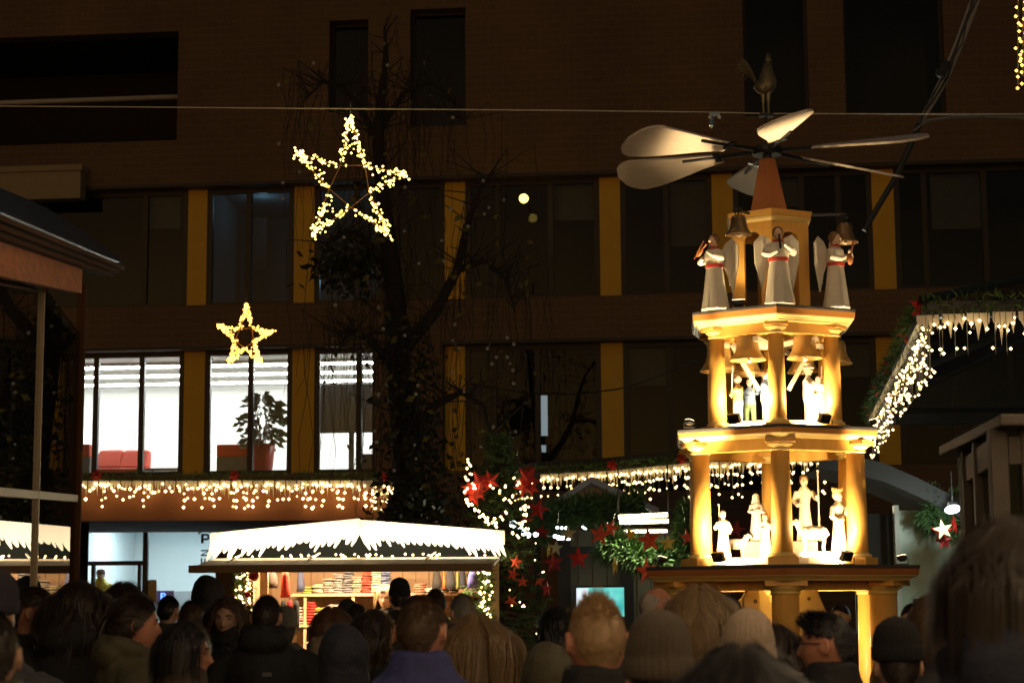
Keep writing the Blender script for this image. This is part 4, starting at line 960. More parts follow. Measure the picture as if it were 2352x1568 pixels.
    for x0_, x1_ in ((L0.x, 0), (0, R0.x)):
        xm = (x0_ + x1_) / 2; lamp('board_light', 'AREA', T @ Vector((xm, -.24, A.z + .01)), 16 if lit else 90, (1, .84, .58), S, abs(x1_ - x0_) * .9, T @ Vector((xm, .05, zt - .15)), sy=.04)
    lamp('ceiling_strip', 'AREA', T @ Vector((0, .95, zi + .12)), 205 if lit else 420, (1, .68, .38), S, (xr - xl) * .8, T @ Vector((0, 1.35, .8)), sy=.08)
    q = MB(); q.box2((xl * .8, .9, zi + .125), (xr * .8, 1.0, zi + .16)); q.build('lamp_rail', m_dark, S)
    return sh, xl, xr, zi
S = empty('market_stall', (sx0, SY, 0), 0, 'knitwear stall with glowing white icicle roof boards and brown front flap', 'market stall')
shelves, xl, xr, zi = build_stall(S, True)
# pine garlands with bulbs and baubles on the stall posts
for u, pts, lab in ((560, [(556, 1312), (562, 1340), (556, 1365), (562, 1390), (566, 1415)], 'lit pine garland with red baubles on the stall post by the brown-haired woman'), (1120, [(1113, 1312), (1117, 1345), (1110, 1375), (1117, 1400), (1112, 1425), (1122, 1450)], 'lit pine garland with a red bauble on the stall post by the fair-haired woman')):
    pth = [W(a, b, SY - .06) for a, b in pts]; t = empty('post_garland', pth[-1], 0, lab, 'garland')
    tag(needles(MB(), pth, .07, 700, .06).build('pine_needles', m_pine, t, world=True, recalc=False), kind='stuff')
    q = MB(); ps = resample(pth, .01)
    for i in range(46): p, d = rnd.choice(ps); q.bulb(p + Vector((rnd.uniform(-.07, .07), -.06, rnd.uniform(-.03, .03))), .014)
    tag(q.build('bulbs', m_bulb, t, world=True, recalc=False), kind='stuff')
    m_baub = M('red_bauble', (.5, .01, .015), .15, .05, coat=.5)
    for a, b, r_ in (((582, 1322, .055), (568, 1365, .035)) if u == 560 else ((1108, 1430, .035),)):
        c = W(a, b, SY - .12); q = MB(); q.ell(c, r_, 16, 12); q.tube([c + Vector((0, 0, r_ * .95)), c + Vector((0, 0, r_ * 1.2))], r_ * .2, 8); q.build('bauble', m_baub, t, world=True, smooth=True)
# folded knitwear
fm = MB(); prof_ = []
for i in range(12): a = 6.283 * i / 12; prof_.append((math.copysign(abs(math.cos(a)) ** .45, math.cos(a)) * .5, math.copysign(abs(math.sin(a)) ** .7, math.sin(a)) * .5))
fm.prism(prof_, (0, -.5, 0), (1, 0, 0), (0, 0, 1), (0, 1, 0)); fold_me = fm.mesh('folded_knitwear', True)
def stack(u, w_px, colr, nrow, z, cname, hh=.026, yoff=0.0):
    p = W(u, 1400, SY + 1.75); mt = M('knit_' + cname, colr, .9, .3, 60, bump=.4)
    for i in range(nrow):
        o = obj('folded_knitwear', fold_me, mt); o.scale = (w_px / FPX * (SY + 1.75) * rnd.uniform(.92, 1.06), .24, hh * rnd.uniform(.9, 1.12)); o.location = (p.x + rnd.uniform(-.008, .008), SY + 1.78 + yoff, z + hh * (i + .5)); o.rotation_euler = (rnd.uniform(-.05, .05), rnd.uniform(-.05, .05), rnd.uniform(-.06, .06))
        tag(o, 'folded %s knitwear in one stack on the stall shelf' % cname.replace('_', ' '), 'knitwear', 'folded knitwear in the %s stack' % cname.replace('_', ' '))
z0, z1_, z2_ = shelves
for u, w_, c, nr, nm in ((705, 24, (.35, .38, .08), 3, 'olive_green'), (731, 25, (.70, .62, .42), 4, 'cream_white'), (755, 23, (.45, .40, .33), 6, 'beige_grey'), (778, 22, (.36, .36, .36), 8, 'mid_grey'), (800, 22, (.22, .23, .26), 10, 'charcoal_grey'), (821, 21, (.55, .45, .33), 7, 'sand_beige'), (842, 21, (.62, .10, .06), 10, 'bright_red'), (864, 22, (.82, .72, .50), 10, 'ivory_white'), (886, 20, (.20, .25, .42), 10, 'striped_blue'), (965, 26, (.60, .22, .14), 4, 'salmon_pink'), (990, 24, (.65, .6, .5), 2, 'oatmeal'), (1015, 26, (.75, .72, .66), 2, 'chalk_white'), (1042, 24, (.5, .3, .2), 2, 'russet')):
    stack(u, w_, c, nr, z0, nm)
for u, w_, c, nr, nm in ((690, 22, (.70, .42, .36), 6, 'blush_pink'), (713, 26, (.55, .035, .025), 8, 'deep_red'), (738, 26, (.60, .46, .07), 6, 'mustard_yellow'), (770, 24, (.62, .58, .5), 7, 'pale_oat'), (800, 24, (.4, .4, .4), 5, 'ash_grey'), (826, 22, (.55, .52, .48), 5, 'light_grey')):
    stack(u, w_, c, nr, z1_, nm, .030)
for u, w_, c, nr, nm in ((712, 26, (.70, .55, .38), 4, 'peach'), (735, 24, (.3, .4, .5), 3, 'dusty_blue')): stack(u, w_, c, nr, z2_, nm, .032)
# hanging garments
def hang(name, u, v0, v1, w_px, y, mats, label, cat, taper=.8):
    p0, p1 = W(u, v0, y), W(u, v1, y); t = empty(name, p1, 0, label, cat); w_ = w_px / FPX * y; H = p0.z - p1.z
    k = len(mats)
    for i, mt in enumerate(mats):
        x = (i - (k - 1) / 2) * w_ / k; q = MB(); q.loft([(x, 0, 0, w_ / k * .5, .035), (x + .004, 0, H * .35, w_ / k * .49, .045), (x, 0, H * .8, w_ / k * .48 * taper, .035), (x, 0, H, w_ / k * .3 * taper, .02)], 14); q.build('cloth_panel', mt, t, smooth=True)
    q = MB(); q.tube([(0, 0, H - .005), (0, 0, H + .05), (.02, 0, H + .07)], .004, 5); q.build('hook', m_dark, t)
mk = lambda n_, c: M('cloth_' + n_, c, .9, .25, 20, bump=.3)
hang('hanging_scarf', 665, 1378, 1448, 44, SY + .85, [mk('black', (.012, .012, .014)), mk('crimson', (.28, .015, .02)), mk('black2', (.012, .012, .014))], 'black and crimson striped scarf hanging at the stall front', 'scarf', 1)
hang('hanging_scarf', 655, 1310, 1372, 22, SY + .9, [mk('scarlet', (.6, .06, .03))], 'scarlet scarf with knot hanging above the striped one', 'scarf')
for u, c, lab, w_ in ((1003, (.02, .018, .016), 'black knit jacket hanging at the back of the stall beside a scarf', 22), (1020, (.5, .12, .02), 'thin orange scarf hanging between two dark jackets', 8), (1034, (.025, .025, .03), 'charcoal jacket hanging behind the orange scarf in the stall', 24), (1051, (.18, .2, .06), 'thin olive scarf hanging among dark jackets', 7), (1062, (.02, .02, .03), 'navy jacket hanging near the stall side wall', 18)):
    hang('hanging_garment', u, 1308, 1352, w_, SY + 1.5, [mk(lab.split()[0] + str(u), c)], lab, 'garment')
hang('hanging_garment', 1086, 1312, 1350, 26, SY + 1.0, [mk('royal', (.07, .07, .28))], 'royal blue knit pullover hanging on the stall side', 'garment')
hang('hanging_garment', 625, 1312, 1350, 26, SY + 1.1, [mk('darkhat', (.06, .04, .03))], 'brown woollen hat hanging by the wooden inner post', 'hat')
hang('hanging_garment', 690, 1312, 1358, 18, SY + 1.4, [mk('navyg', (.03, .035, .07))], 'narrow navy cloth hanging beside olive knitwear', 'garment')
# ------------------------------------------------------------------ glass kiosk at the left edge
ks = 1.8
K0 = W(0, 1120, 8.9); K1 = W(178, 1140, 11.6)
kd = Vector((K1.x - K0.x, K1.y - K0.y, 0)).normalized(); krz = math.atan2(kd.y, kd.x)
K = empty('glass_kiosk', (K1.x, K1.y, 0), krz, 'glass kiosk with wooden fascia and glossy dark roof at the photo edge', 'kiosk')
KM = XF[K.name]; KI = KM.inverted(); kn = KM.to_3x3() @ Vector((0, 1, 0))
def kp(u, v, dy=0.0): return KI @ on_plane(u, v, Vector((K1.x, K1.y, 0)) + kn * dy * ks, kn)
m_kwood = M('kiosk_wood', (.72, .22, .06), .7, .5, 3, stretch=(3, 1, 10), bump=.25)
m_kpost = M('kiosk_post_cream', (.45, .34, .20), .5, .1)
m_kdark = M('kiosk_dark_wood', (.11, .05, .022), .9, .3, spec=.2)
m_green = M('kiosk_green', (.025, .10, .08), .7)
XL = -4.6
def kline(p, q, x): t = (x - p.x) / (q.x - p.x); return p.z + (q.z - p.z) * t
a0, a1 = kp(0, 515, -.06), kp(190, 600, -.06); b0, b1 = kp(0, 634, -.06), kp(188, 674, -.06)
q = MB(); q.prism([(XL, kline(b0, b1, XL)), (b1.x, b1.z), (a1.x + .005, a1.z), (XL, kline(a0, a1, XL))], (0, -.06 * ks, 0), (1, 0, 0), (0, 0, 1), (0, .06, 0)); q.build('fascia_board', m_kwood, K, bevel=.006)
e0, e1 = kp(0, 492, -.12), kp(286, 612, -.12); th = .026
for i in range(3):
    xe = e1.x - i * .05; q = MB()
    q.prism([(XL, kline(e0, e1, XL) - th * i), (xe, kline(e0, e1, xe) - th * i), (xe, kline(e0, e1, xe) - th * (i + 1) + .004), (XL, kline(e0, e1, XL) - th * (i + 1) + .004)], (0, (-.12 + i * .015) * ks, 0), (1, 0, 0), (0, 0, 1), (0, .1, 0)); q.build('eave_board', m_kdark, K)
rowA = [kp(u, v, -.13) for u, v in ((-300, 365), (0, 486), (100, 528), (200, 572), (290, 608))]
rowB = [kp(u, v, .10) for u, v in ((-300, 330), (0, 440), (100, 480), (200, 540), (287, 604))]
rowC = [kp(u, v, .5) for u, v in ((-300, 300), (0, 412), (100, 452), (200, 512), (284, 598))]
q = MB(); rows = [rowA, rowB, rowC, [p + Vector((0, 2.0, -.4)) for p in rowC]]
q.add([p for r_ in rows for p in r_], [(i * 5 + j, i * 5 + j + 1, i * 5 + j + 6, i * 5 + j + 5) for i in range(3) for j in range(4)])
mr_ = M('roof_tarpaulin', (.022, .016, .012), .38, .3, 4, bump=1.0, bscale=2.6, spec=.2); rf = q.build('roof_covering', mr_, K, smooth=True)
sb = rf.modifiers.new('s', 'SUBSURF'); sb.levels = 2; sb.render_levels = 3
zb = kp(90, 660).z; zm0 = kp(90, 1124).z; zm1 = kp(90, 1137).z
xm = kp(93, 900).x
q = MB(); q.box2((-.02, -.02, 0), (.05, .03, kp(180, 640).z)); q.build('corner_post', m_kdark, K, bevel=.004)
q = MB(); q.box2((xm - .013, -.010, 0), (xm + .013, .016, zb)); q.build('post', m_kpost, K, bevel=.004)
t0, t1 = kp(0, 1118), kp(170, 1135); hb = .045
for xa, xb in ((XL, xm - .0135), (xm + .0135, -.0205)): q = MB(); q.prism([(xa, kline(t0, t1, xa) - hb), (xb, kline(t0, t1, xb) - hb), (xb, kline(t0, t1, xb)), (xa, kline(t0, t1, xa))], (0, -.008, 0), (1, 0, 0), (0, 0, 1), (0, .022, 0)); q.build('transom', m_kpost, K, bevel=.004)
mkg = glass_mat('kiosk_glass', (.35, .42, .38), 2.0)
for x0_, x1_ in ((XL, xm - .0135), (xm + .0135, -.0205)):
    q = MB(); q.quad((x0_, .008, .9), (x1_, .008, .9), (x1_, .008, kline(t0, t1, x1_) - hb), (x0_, .008, kline(t0, t1, x0_) - hb)); q.build('pane', mkg, K)
    q = MB(); q.quad((x0_, .008, kline(t0, t1, x0_)), (x1_, .008, kline(t0, t1, x1_)), (x1_, .008, zb), (x0_, .008, kline(b0, b1, x0_) + .03)); q.build('pane', mkg, K)
q = MB(); q.box2((XL, -.015, 0), (-.0205, .03, .899)); q.build('base_panel', m_kdark, K)
q = MB(); q.box2((XL, .06, zb + .001), (0, 3.0, zb + .04)); q.build('ceiling', m_green, K)
q = MB(); q.box2((XL, 3.0, 0), (0, 3.05, zb)); q.build('inner_wall', M('kiosk_inner', (.02, .024, .02), .8), K); q = MB(); q.box2((-.015, .036, 0), (.03, 2.999, zb)); q.build('side_wall', MATS['kiosk_inner'], K)

# ------------------------------------------------------------------ dark wooden kiosk at the right edge
Q0 = W(2290, 1000, 8.0); Q1 = W(2226, 1040, 9.15)
qd = Vector((Q0.x - Q1.x, Q0.y - Q1.y, 0))
Kr = empty('wooden_kiosk', (Q0.x, Q0.y, 0), 0, 'dark timber framed glass kiosk behind the largest head of the crowd', 'kiosk')
m_dw = M('grey_brown_timber', (.085, .068, .052), .65, .25, 4, stretch=(6, 6, 1), bump=.2)
zq = W(2290, 986, 8).z
fx = Vector((1, -.03, 0)).normalized(); sd_ = (-qd).normalized()
def kframe(o, ex, L, posts, nm):
    for i, x in enumerate(posts):
        p = Q0 + ex * x; q = MB(); q.box((p.x, p.y, zq / 2), (.075, .075, zq - .001), math.atan2(ex.y, ex.x)); q.build('post', m_dw, Kr, world=True, bevel=.006)
    q = MB(); z_ = zq - .09; p0, p1 = Q0 + ex * .04, Q0 + ex * L; q.beam((p0.x, p0.y, z_), (p1.x, p1.y, z_), .05, .12); q.build('rail', m_dw, Kr, world=True, bevel=.004); q = MB(); q.beam((p0.x, p0.y, .95), (p1.x, p1.y, .95), .05, .08); q.build('rail', m_dw, Kr, world=True, bevel=.004)
    q = MB(); q.quad((p0.x, p0.y, .99), (p1.x, p1.y, .99), (p1.x, p1.y, z_ - .06), (p0.x, p0.y, z_ - .06)); q.build('pane', glass_mat('kiosk_glass_clear', (.5, .55, .5), 1.5), Kr, world=True)
    q = MB(); q.beam((p0.x, p0.y, .45), (p1.x, p1.y, .45), .04, .9); q.build('base_panel', m_dw, Kr, world=True)
kframe(Q0, fx, 1.6, (0, .13, .9, 1.6), 'f'); kframe(Q0, sd_, qd.length, (qd.length * .55, qd.length), 's')
c0 = Q0 + Vector((0, 0, zq - Q0.z)); pr_ = [c0 + fx * -.02 - sd_ * .08 + Vector((0, -.1, 0)), c0 + fx * 1.8 + Vector((0, -.1, 0)), c0 + fx * 1.8 + sd_ * 1.6, c0 + sd_ * 1.45 - fx * .12]
q = MB(); lo = [Vector((p.x, p.y, zq)) for p in pr_]; hi = [Vector((p.x, p.y, zq + .05)) for p in pr_]
q.add(lo + hi, [(3, 2, 1, 0), (4, 5, 6, 7), (0, 1, 5, 4), (1, 2, 6, 5), (2, 3, 7, 6), (3, 0, 4, 7)]); q.build('roof_board', m_dw, Kr, world=True, bevel=.01)
q = MB(); p = Q0 + fx * .8 + sd_ * 1.25; q.box((p.x, p.y, 1.25), (1.7, .03, 2.3)); q.build('back_wall', M('pale_inner_wall', (.30, .33, .30), .8), Kr, world=True)
tw = empty('twig_bundle', Q0 + Vector((.42, .55, 1.0 - Q0.z)), 0, 'bundle of lit birch twigs inside the dark timber kiosk', 'decoration')
q = MB(); qb = MB()
for i in range(14):
    a = rnd.uniform(0, 6.28); h = rnd.uniform(.6, 1.1); p1 = Vector((.06 * math.cos(a), .06 * math.sin(a), h * .5)); p2 = Vector((.22 * math.cos(a) * rnd.random(), .2 * math.sin(a), h)); q.tube([(0, 0, 0), p1, p2], [.008, .005, .002], 5); qb.bulb(p2, .009); qb.bulb(p1.lerp(p2, .6), .009)
q.build('twigs', M('birch_twig', (.45, .4, .3), .7), tw); tag(qb.build('bulbs', m_bulb, tw, recalc=False), kind='stuff')

# ------------------------------------------------------------------ hut with gable, stars, lamps in the middle distance
HY = 27.0
H = empty('wooden_hut', W(1400, 1390, HY + .5) * 1.0, 0, 'wooden hut with small gable, dark glass front and pine garlands', 'hut')
H.location.z = 0; XF[H.name] = Matrix.Translation(H.location)
m_hw = M('hut_wood', (.30, .16, .07), .7, .3, 3, stretch=(6, 1, 1)); m_hd = M('hut_dark_frame', (.02, .022, .02), .6); m_hg = M('hut_panel_greygreen', (.22, .22, .17), .7, .2, 3)
ra, la, rr_ = W(1356, 1096, HY), W(1258, 1160, HY), W(1510, 1168, HY)
q = MB(); th = Vector((0, 0, .09)); dp = Vector((0, 2.6, 0))
for e in (la, rr_):
    f_ = Vector((0, -.25, 0)); q.add([ra + f_, e + f_, e + dp, ra + dp, ra + f_ - th, e + f_ - th, e + dp - th, ra + dp - th], [(0, 1, 2, 3), (7, 6, 5, 4), (0, 4, 5, 1), (1, 5, 6, 2), (2, 6, 7, 3), (3, 7, 4, 0)])
q.build('roof', M('hut_roof_grey', (.22, .24, .28), .35, .2), H, world=True)
zb_ = la.z - .12; xs = [la.x + .1 + (rr_.x - la.x - .2) * i / 12 for i in range(13)]
for i in range(12):
    def ztop(x): return (la.z + (ra.z - la.z) * (x - la.x) / (ra.x - la.x) if x < ra.x else ra.z + (rr_.z - ra.z) * (x - ra.x) / (rr_.x - ra.x)) - .11
    a, b = xs[i], xs[i + 1] - .008; q = MB(); q.prism([(a, zb_), (b, zb_), (b, ztop(b)), (a, ztop(a))], (0, HY, 0), (1, 0, 0), (0, 0, 1), (0, .03, 0)); q.build('gable_plank', m_hw, H, world=True)
# dark glass front with frames
fx0, fx1 = W(1296, 1300, HY + .4).x, W(1600, 1300, HY + .4).x; yq = HY + .4
zf0 = W(1400, 1240, yq).z
for u in (1296, 1440, 1563): x = W(u, 1300, yq).x; q = MB(); q.box2((x - .09, yq - .05, 0), (x + .09, yq + .05, zb_)); q.build('post', m_hd, H, world=True)
q = MB(); z_ = W(1400, 1262, yq).z; q.box2((fx0, yq - .045, z_ - .05), (fx1, yq + .045, z_ + .05)); z_ = W(1400, 1175, yq).z; q.box2((fx0 - .5, yq - .045, z_ - .06), (fx1 + .4, yq + .045, z_ + .06)); q.build('rail', m_hd, H, world=True)
n_ = 9
for i in range(n_):
    a = fx0 + (fx1 - fx0) * i / n_; b = fx0 + (fx1 - fx0) * (i + 1) / n_ - .015; q = MB(); q.box2((a, yq + .2, 0), (b, yq + .23, W(1400, 1215, yq).z)); q.build('wall_panel', m_hg, H, world=True)
# screen
t = empty('advert_screen', W(1380, 1420, HY - .1), 0, 'glowing turquoise screen above the fair-haired man', 'screen')
a, b = W(1321, 1344, HY - .1), W(1439, 1420, HY - .1)
q = MB(); q.box2((a.x, HY - .1, b.z), (b.x, HY - .04, a.z)); q.build('housing', m_dark, t, world=True)
ms = bpy.data.materials.new('screen_turquoise'); ms.use_nodes = True; nt = ms.node_tree; bs = nt.nodes['Principled BSDF']
tc = nt.nodes.new('ShaderNodeTexCoord'); nz = nt.nodes.new('ShaderNodeTexNoise'); nz.inputs['Scale'].default_value = 2.2; nt.links.new(tc.outputs['Object'], nz.inputs[0])
cr = nt.nodes.new('ShaderNodeValToRGB'); cr.color_ramp.elements[0].position = .38; cr.color_ramp.elements[0].color = (.02, .42, .40, 1); cr.color_ramp.elements[1].position = .66; cr.color_ramp.elements[1].color = (.25, .95, .85, 1)
nt.links.new(nz.outputs[0], cr.inputs[0]); nt.links.new(cr.outputs[0], bs.inputs['Emission Color']); bs.inputs['Emission Strength'].default_value = .95; bs.inputs['Base Color'].default_value = (0, 0, 0, 1)
q = MB(); q.box2((a.x + .03, HY - .106, b.z + .03), (b.x - .03, HY - .101, a.z - .03)); q.build('display', ms, t, world=True)
a = W(1324, 1350, HY - .11); b = W(1352, 1402, HY - .11); q = MB(); q.box2((a.x, HY - .112, b.z), (b.x, HY - .108, a.z)); q.build('display_block', M('screen_white', (.9, .9, .9), .5, 0, emit=(.8, .9, 1), es=1.0), t, world=True)
# fluorescent lamps, and their reflection built as a dimmer tube
m_fluo = M('fluorescent_tube', (1, 1, .8), .3, 0, emit=(1, .86, .45), es=22)
t = empty('fluorescent_lamp_and_reflection', W(1478, 1190, 25.6), 0, 'pair of bright fluorescent tubes hung under the hut roof', 'lamp')
for (ua, va, ub, vb) in ((1421, 1187, 1533, 1181), (1424, 1199, 1535, 1196)): q = MB(); q.tube([W(ua, va, 25.6), W(ub, vb, 25.6)], .026, 10); q.build('tube', m_fluo, t, world=True, smooth=True)
q = MB(); pa, pb = W(1421, 1190, 25.68), W(1535, 1187, 25.68); q.beam(pa, pb, .1, .12); q.beam(pa, pa + Vector((0, 0, .75)), .02, .02); q.beam(pb, pb + Vector((0, 0, .75)), .02, .02); q.build('housing', m_hd, t, world=True)
lamp('fluorescent_light', 'AREA', W(1478, 1206, 25.5), 110, (1, .93, .6), t, .6, W(1478, 1300, 24.9), sy=.15)
t = empty('fluorescent_lamp_and_reflection', W(1485, 1222, 27.1), 0, 'dimmer glowing tube built as the reflection of the bright pair', 'lamp')  # reflection of the bright pair, built as a glowing tube
q = MB(); q.tube([W(1433, 1220, 27.1), W(1532, 1219, 27.1)], .018, 10); q.build('tube', m_fluo, t, world=True, smooth=True); q = MB(); q.beam(W(1433, 1217, 27.15), W(1532, 1216, 27.15), .06, .05); q.build('housing', m_hd, t, world=True)
m_cool = M('cool_lamp', (1, 1, 1), .3, 0, emit=(.8, .95, 1), es=9)
for u, v, r_, lab in ((1345, 1208, .045, 'round white lamp glowing above the red stars in the hut'), (1394, 1201, .035, 'smaller white lamp beside a red star in the hut'), (1514, 1335, .04, 'small white lamp glowing over the bald man')):
    p = W(u, v, 26.4); t = empty('pendant_lamp', p, 0, lab, 'lamp'); q = MB(); q.ell((0, 0, 0), (r_ * 1.2, r_ * 1.2, r_), 14, 10); q.build('globe', m_cool, t, smooth=True); q = MB(); q.tube([(0, 0, r_), (0, 0, .5)], .006, 5); q.build('cord', m_dark, t)
t = empty('cool_light_string', W(1265, 1226, 25.2), 0, 'string of cool white lights beside the Christmas tree', 'light string'); q = MB()
for u, v, r_ in ((1178, 1203, .05), (1186, 1208, .05), (1205, 1222, .05), (1212, 1228, .04), (1230, 1227, .03), (1238, 1228, .025), (1275, 1231, .025), (1283, 1234, .03), (1290, 1235, .028), (1298, 1235, .03), (1306, 1236, .025), (1280, 1211, .02), (1290, 1212, .02), (1300, 1212, .02)): q.ell(W(u, v, 25.2), r_, 8, 6)
tag(q.build('bulbs', m_cool, t, world=True), kind='stuff')
q = MB(); q.tube([W(1175, 1200, 25.25), W(1210, 1224, 25.25), W(1260, 1231, 25.25), W(1310, 1234, 25.25)], .006, 4); q.build('wire', m_cable, t, world=True)
# pine garlands of the hut
for pts, y, rad, cnt, lab in (([(1225, 1230), (1262, 1188), (1340, 1172), (1420, 1170), (1480, 1158)], 26.2, .16, 3600, 'thick dark pine garland under the small gable'), ([(1378, 1240), (1430, 1262), (1500, 1283), (1560, 1290), (1592, 1262), (1588, 1205), (1600, 1160)], 25.9, .20, 5200, 'bright green pine garland curling down below the fluorescent tubes'), ([(2165, 1150), (2185, 1190), (2160, 1200), (2130, 1165), (2165, 1150)], 20.5, .13, 1500, 'dark pine wreath by the lamp above the yellow star')):
    pth = [W(a, b, y) for a, b in pts]; q = needles(MB(), pth, rad, cnt, .13)
    t = empty('pine_garland', pth[0], 0, lab, 'garland'); tag(q.build('needles', m_pine, t, world=True, recalc=False), kind='stuff'); q = MB(); q.tube(pth, .02, 5); q.build('wire', m_dark, t, world=True)
# hanging stars
def star_mesh(kind):
    q = MB(); pts = [((.5 if i % 2 == 0 else .205) * math.sin(i * math.pi / 5), (.5 if i % 2 == 0 else .205) * math.cos(i * math.pi / 5)) for i in range(10)]
    for s in (-1, 1):
        b = [(x, 0, z) for x, z in pts] + [(0, s * .11, 0)]; q.add(b, [((i, (i + 1) % 10, 10) if s < 0 else ((i + 1) % 10, i, 10)) for i in range(10)])
    return q.mesh('star', recalc=False)
star_me = star_mesh(0)
def smat(nm, c, e): return M('star_' + nm, c, .6, .25, 14, emit=c, es=e)
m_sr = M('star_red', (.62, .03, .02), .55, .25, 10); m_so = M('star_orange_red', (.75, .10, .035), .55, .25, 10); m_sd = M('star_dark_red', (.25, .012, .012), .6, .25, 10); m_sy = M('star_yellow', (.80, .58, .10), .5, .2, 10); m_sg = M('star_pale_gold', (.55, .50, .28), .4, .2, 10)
STARS = [
 (1328, 1281, 46, m_sr, 24.2, 0, 'red hanging star above the turquoise screen'), (1378, 1227, 46, m_so, 24.0, 5, 'orange-red hanging star below the small white lamps'),
 (1404, 1212, 38, m_so, 24.6, 25, 'orange-red star half behind another orange-red one'), (1305, 1226, 36, m_sg, 24.3, 0, 'pale gold hanging star beside the hut post'),
 (1448, 1226, 28, m_sy, 24.6, 20, 'small yellow star between the orange-red stars'), (1260, 1264, 30, m_sy, 22.4, 75, 'narrow yellow star seen edge-on near the Christmas tree'),
 (1277, 1258, 34, m_sg, 23.0, 30, 'dull gold star behind the dark red star'), (1272, 1292, 44, m_sd, 22.6, 12, 'dark red hanging star beside the hut post, above the crowd'),
 (1412, 1298, 42, m_sy, 23.6, 68, 'yellow star turned edge-on above the turquoise screen'), (1491, 1240, 52, m_so, 24.2, 8, 'large orange-red star in front of the bright green pine garland'),
 (1534, 1247, 34, m_sy, 24.0, -15, 'yellow star over the green pine garland near the pyramid'), (1486, 1311, 56, m_so, 23.0, 30, 'large orange-red star at the corner of the pyramid deck'),
 (1578, 1233, 36, m_so, 23.8, -40, 'orange-red star tilted against the golden column'), (1246, 1221, 34, m_sd, 24.0, 0, 'dark red star in shade above the gold star'),
 (1236, 1170, 46, m_sr, 21.2, 10, 'red star on the upper flank of the Christmas tree'), (1200, 1196, 50, m_so, 21.0, 25, 'bright orange-red star low beside the cool white lights'),
 (1238, 1332, 32, m_so, 21.5, 35, 'small orange-red star low on the Christmas tree'), (1256, 1352, 34, m_sr, 21.6, 50, 'red star hanging lowest beside the Christmas tree'),
 (1690, 1215, 40, m_sd, 22.5, 0, 'dark red star seen between the pyramid columns'), (2166, 1216, 40, m_sg, 19.6, 0, 'pale gold star in front of the pale green wall'),
 (2163, 1222, 52, m_sr, 19.9, 22, 'red star right behind the pale gold star'), (2168, 1243, 34, m_sd, 19.8, 0, 'dark red star below the pale gold star'), (2192, 1205, 42, m_sr, 20.2, 60, 'red star turned edge-on beside the oval lamp')]
for u, v, w_, mt, y, rz_, lab in STARS:
    o = obj('hanging_star', star_me, mt); o.location = W(u, v, y); s_ = w_ / FPX * y * 1.2; o.scale = (s_,) * 3; o.rotation_euler = (rnd.uniform(-.15, .15), rnd.uniform(-.25, .25), R(rz_)); tag(o, lab, 'star', 'hanging paper stars')
    q = MB(); q.tube([(0, 0, .5), (0, 0, .5 + .35 / s_)], .004, 4); q.build('thread', m_dark, o)
# pale green hut wall at the right with oval lamp and framed poster
G = empty('green_booth', W(2130, 1390, 21) * 1.0, 0, 'booth with pale green glossy wall and dark arched roof', 'booth'); G.location.z = 0; XF[G.name] = Matrix.Translation(G.location)
a, b = W(2063, 1172, 21), W(2330, 1600, 21); q = MB(); q.box2((a.x, 21, 0), (b.x, 21.06, a.z)); q.build('wall_panel', M('pale_green_panel', (.45, .56, .44), .3, .08, 2), G, world=True)
a = W(2062, 1160, 20.95); q = MB(); q.box2((a.x - .05, 20.9, 0), (a.x, 21.0, a.z)); q.build('post', M('pale_post', (.5, .5, .4), .4), G, world=True)
a, b = W(1960, 1180, 21.4), W(2063, 1600, 21.4); q = MB(); q.box2((a.x, 21.4, 0), (b.x, 21.45, a.z)); q.build('dark_wall', M('booth_dark', (.03, .028, .025), .8), G, world=True)
pts = [(1880, 1075), (1950, 1085), (2030, 1105), (2110, 1140), (2200, 1185), (2300, 1240)]
q = MB(); f_ = [W(u, v, 20.3) for u, v in pts]; g_ = [W(u, v - 42, 20.3) for u, v in pts]
k = len(pts); bk = Vector((0, 1.4, 0)); q.add(f_ + g_ + [p + bk for p in f_] + [p + bk for p in g_], [(i, i + 1, k + i + 1, k + i) for i in range(k - 1)] + [(2 * k + i, 2 * k + i + 1, i + 1, i) for i in range(k - 1)] + [(k + i, k + i + 1, 3 * k + i + 1, 3 * k + i) for i in range(k - 1)])
q.build('arched_roof', M('booth_roof_grey', (.022, .02, .018), .6, .3), G, world=True)
t = empty('oval_lamp', W(2188, 1169, 19.9), 0, 'bright oval white lamp over the red and gold stars', 'lamp'); q = MB(); q.ell((0, 0, 0), (.085, .05, .045), 16, 10, Matrix.Rotation(-.18, 3, 'Y')); q.build('globe', m_cool, t, smooth=True); q = MB(); q.box((.0, 0, .06), (.09, .06, .03)); q.tube([(0, 0, .07), (0, 0, .4)], .008, 5); q.build('fitting', m_dark, t)
lamp('oval_lamp_light', 'POINT', W(2185, 1182, 19.2), 42, (.85, 1, .92), t, .06)
t = empty('framed_poster', W(2125, 1420, 20.8), 0, 'white poster in a black frame on the pale green wall', 'poster'); a, b = W(2098, 1374, 20.8), W(2150, 1440, 20.8)
q = MB(); q.box2((a.x, 20.8, b.z), (b.x, 20.84, a.z)); q.build('frame', m_dark, t, world=True); a, b = W(2104, 1381, 20.8), W(2145, 1434, 20.8); q = MB(); q.box2((a.x, 20.79, b.z), (b.x, 20.799, a.z)); q.build('sheet', m_white, t, world=True)

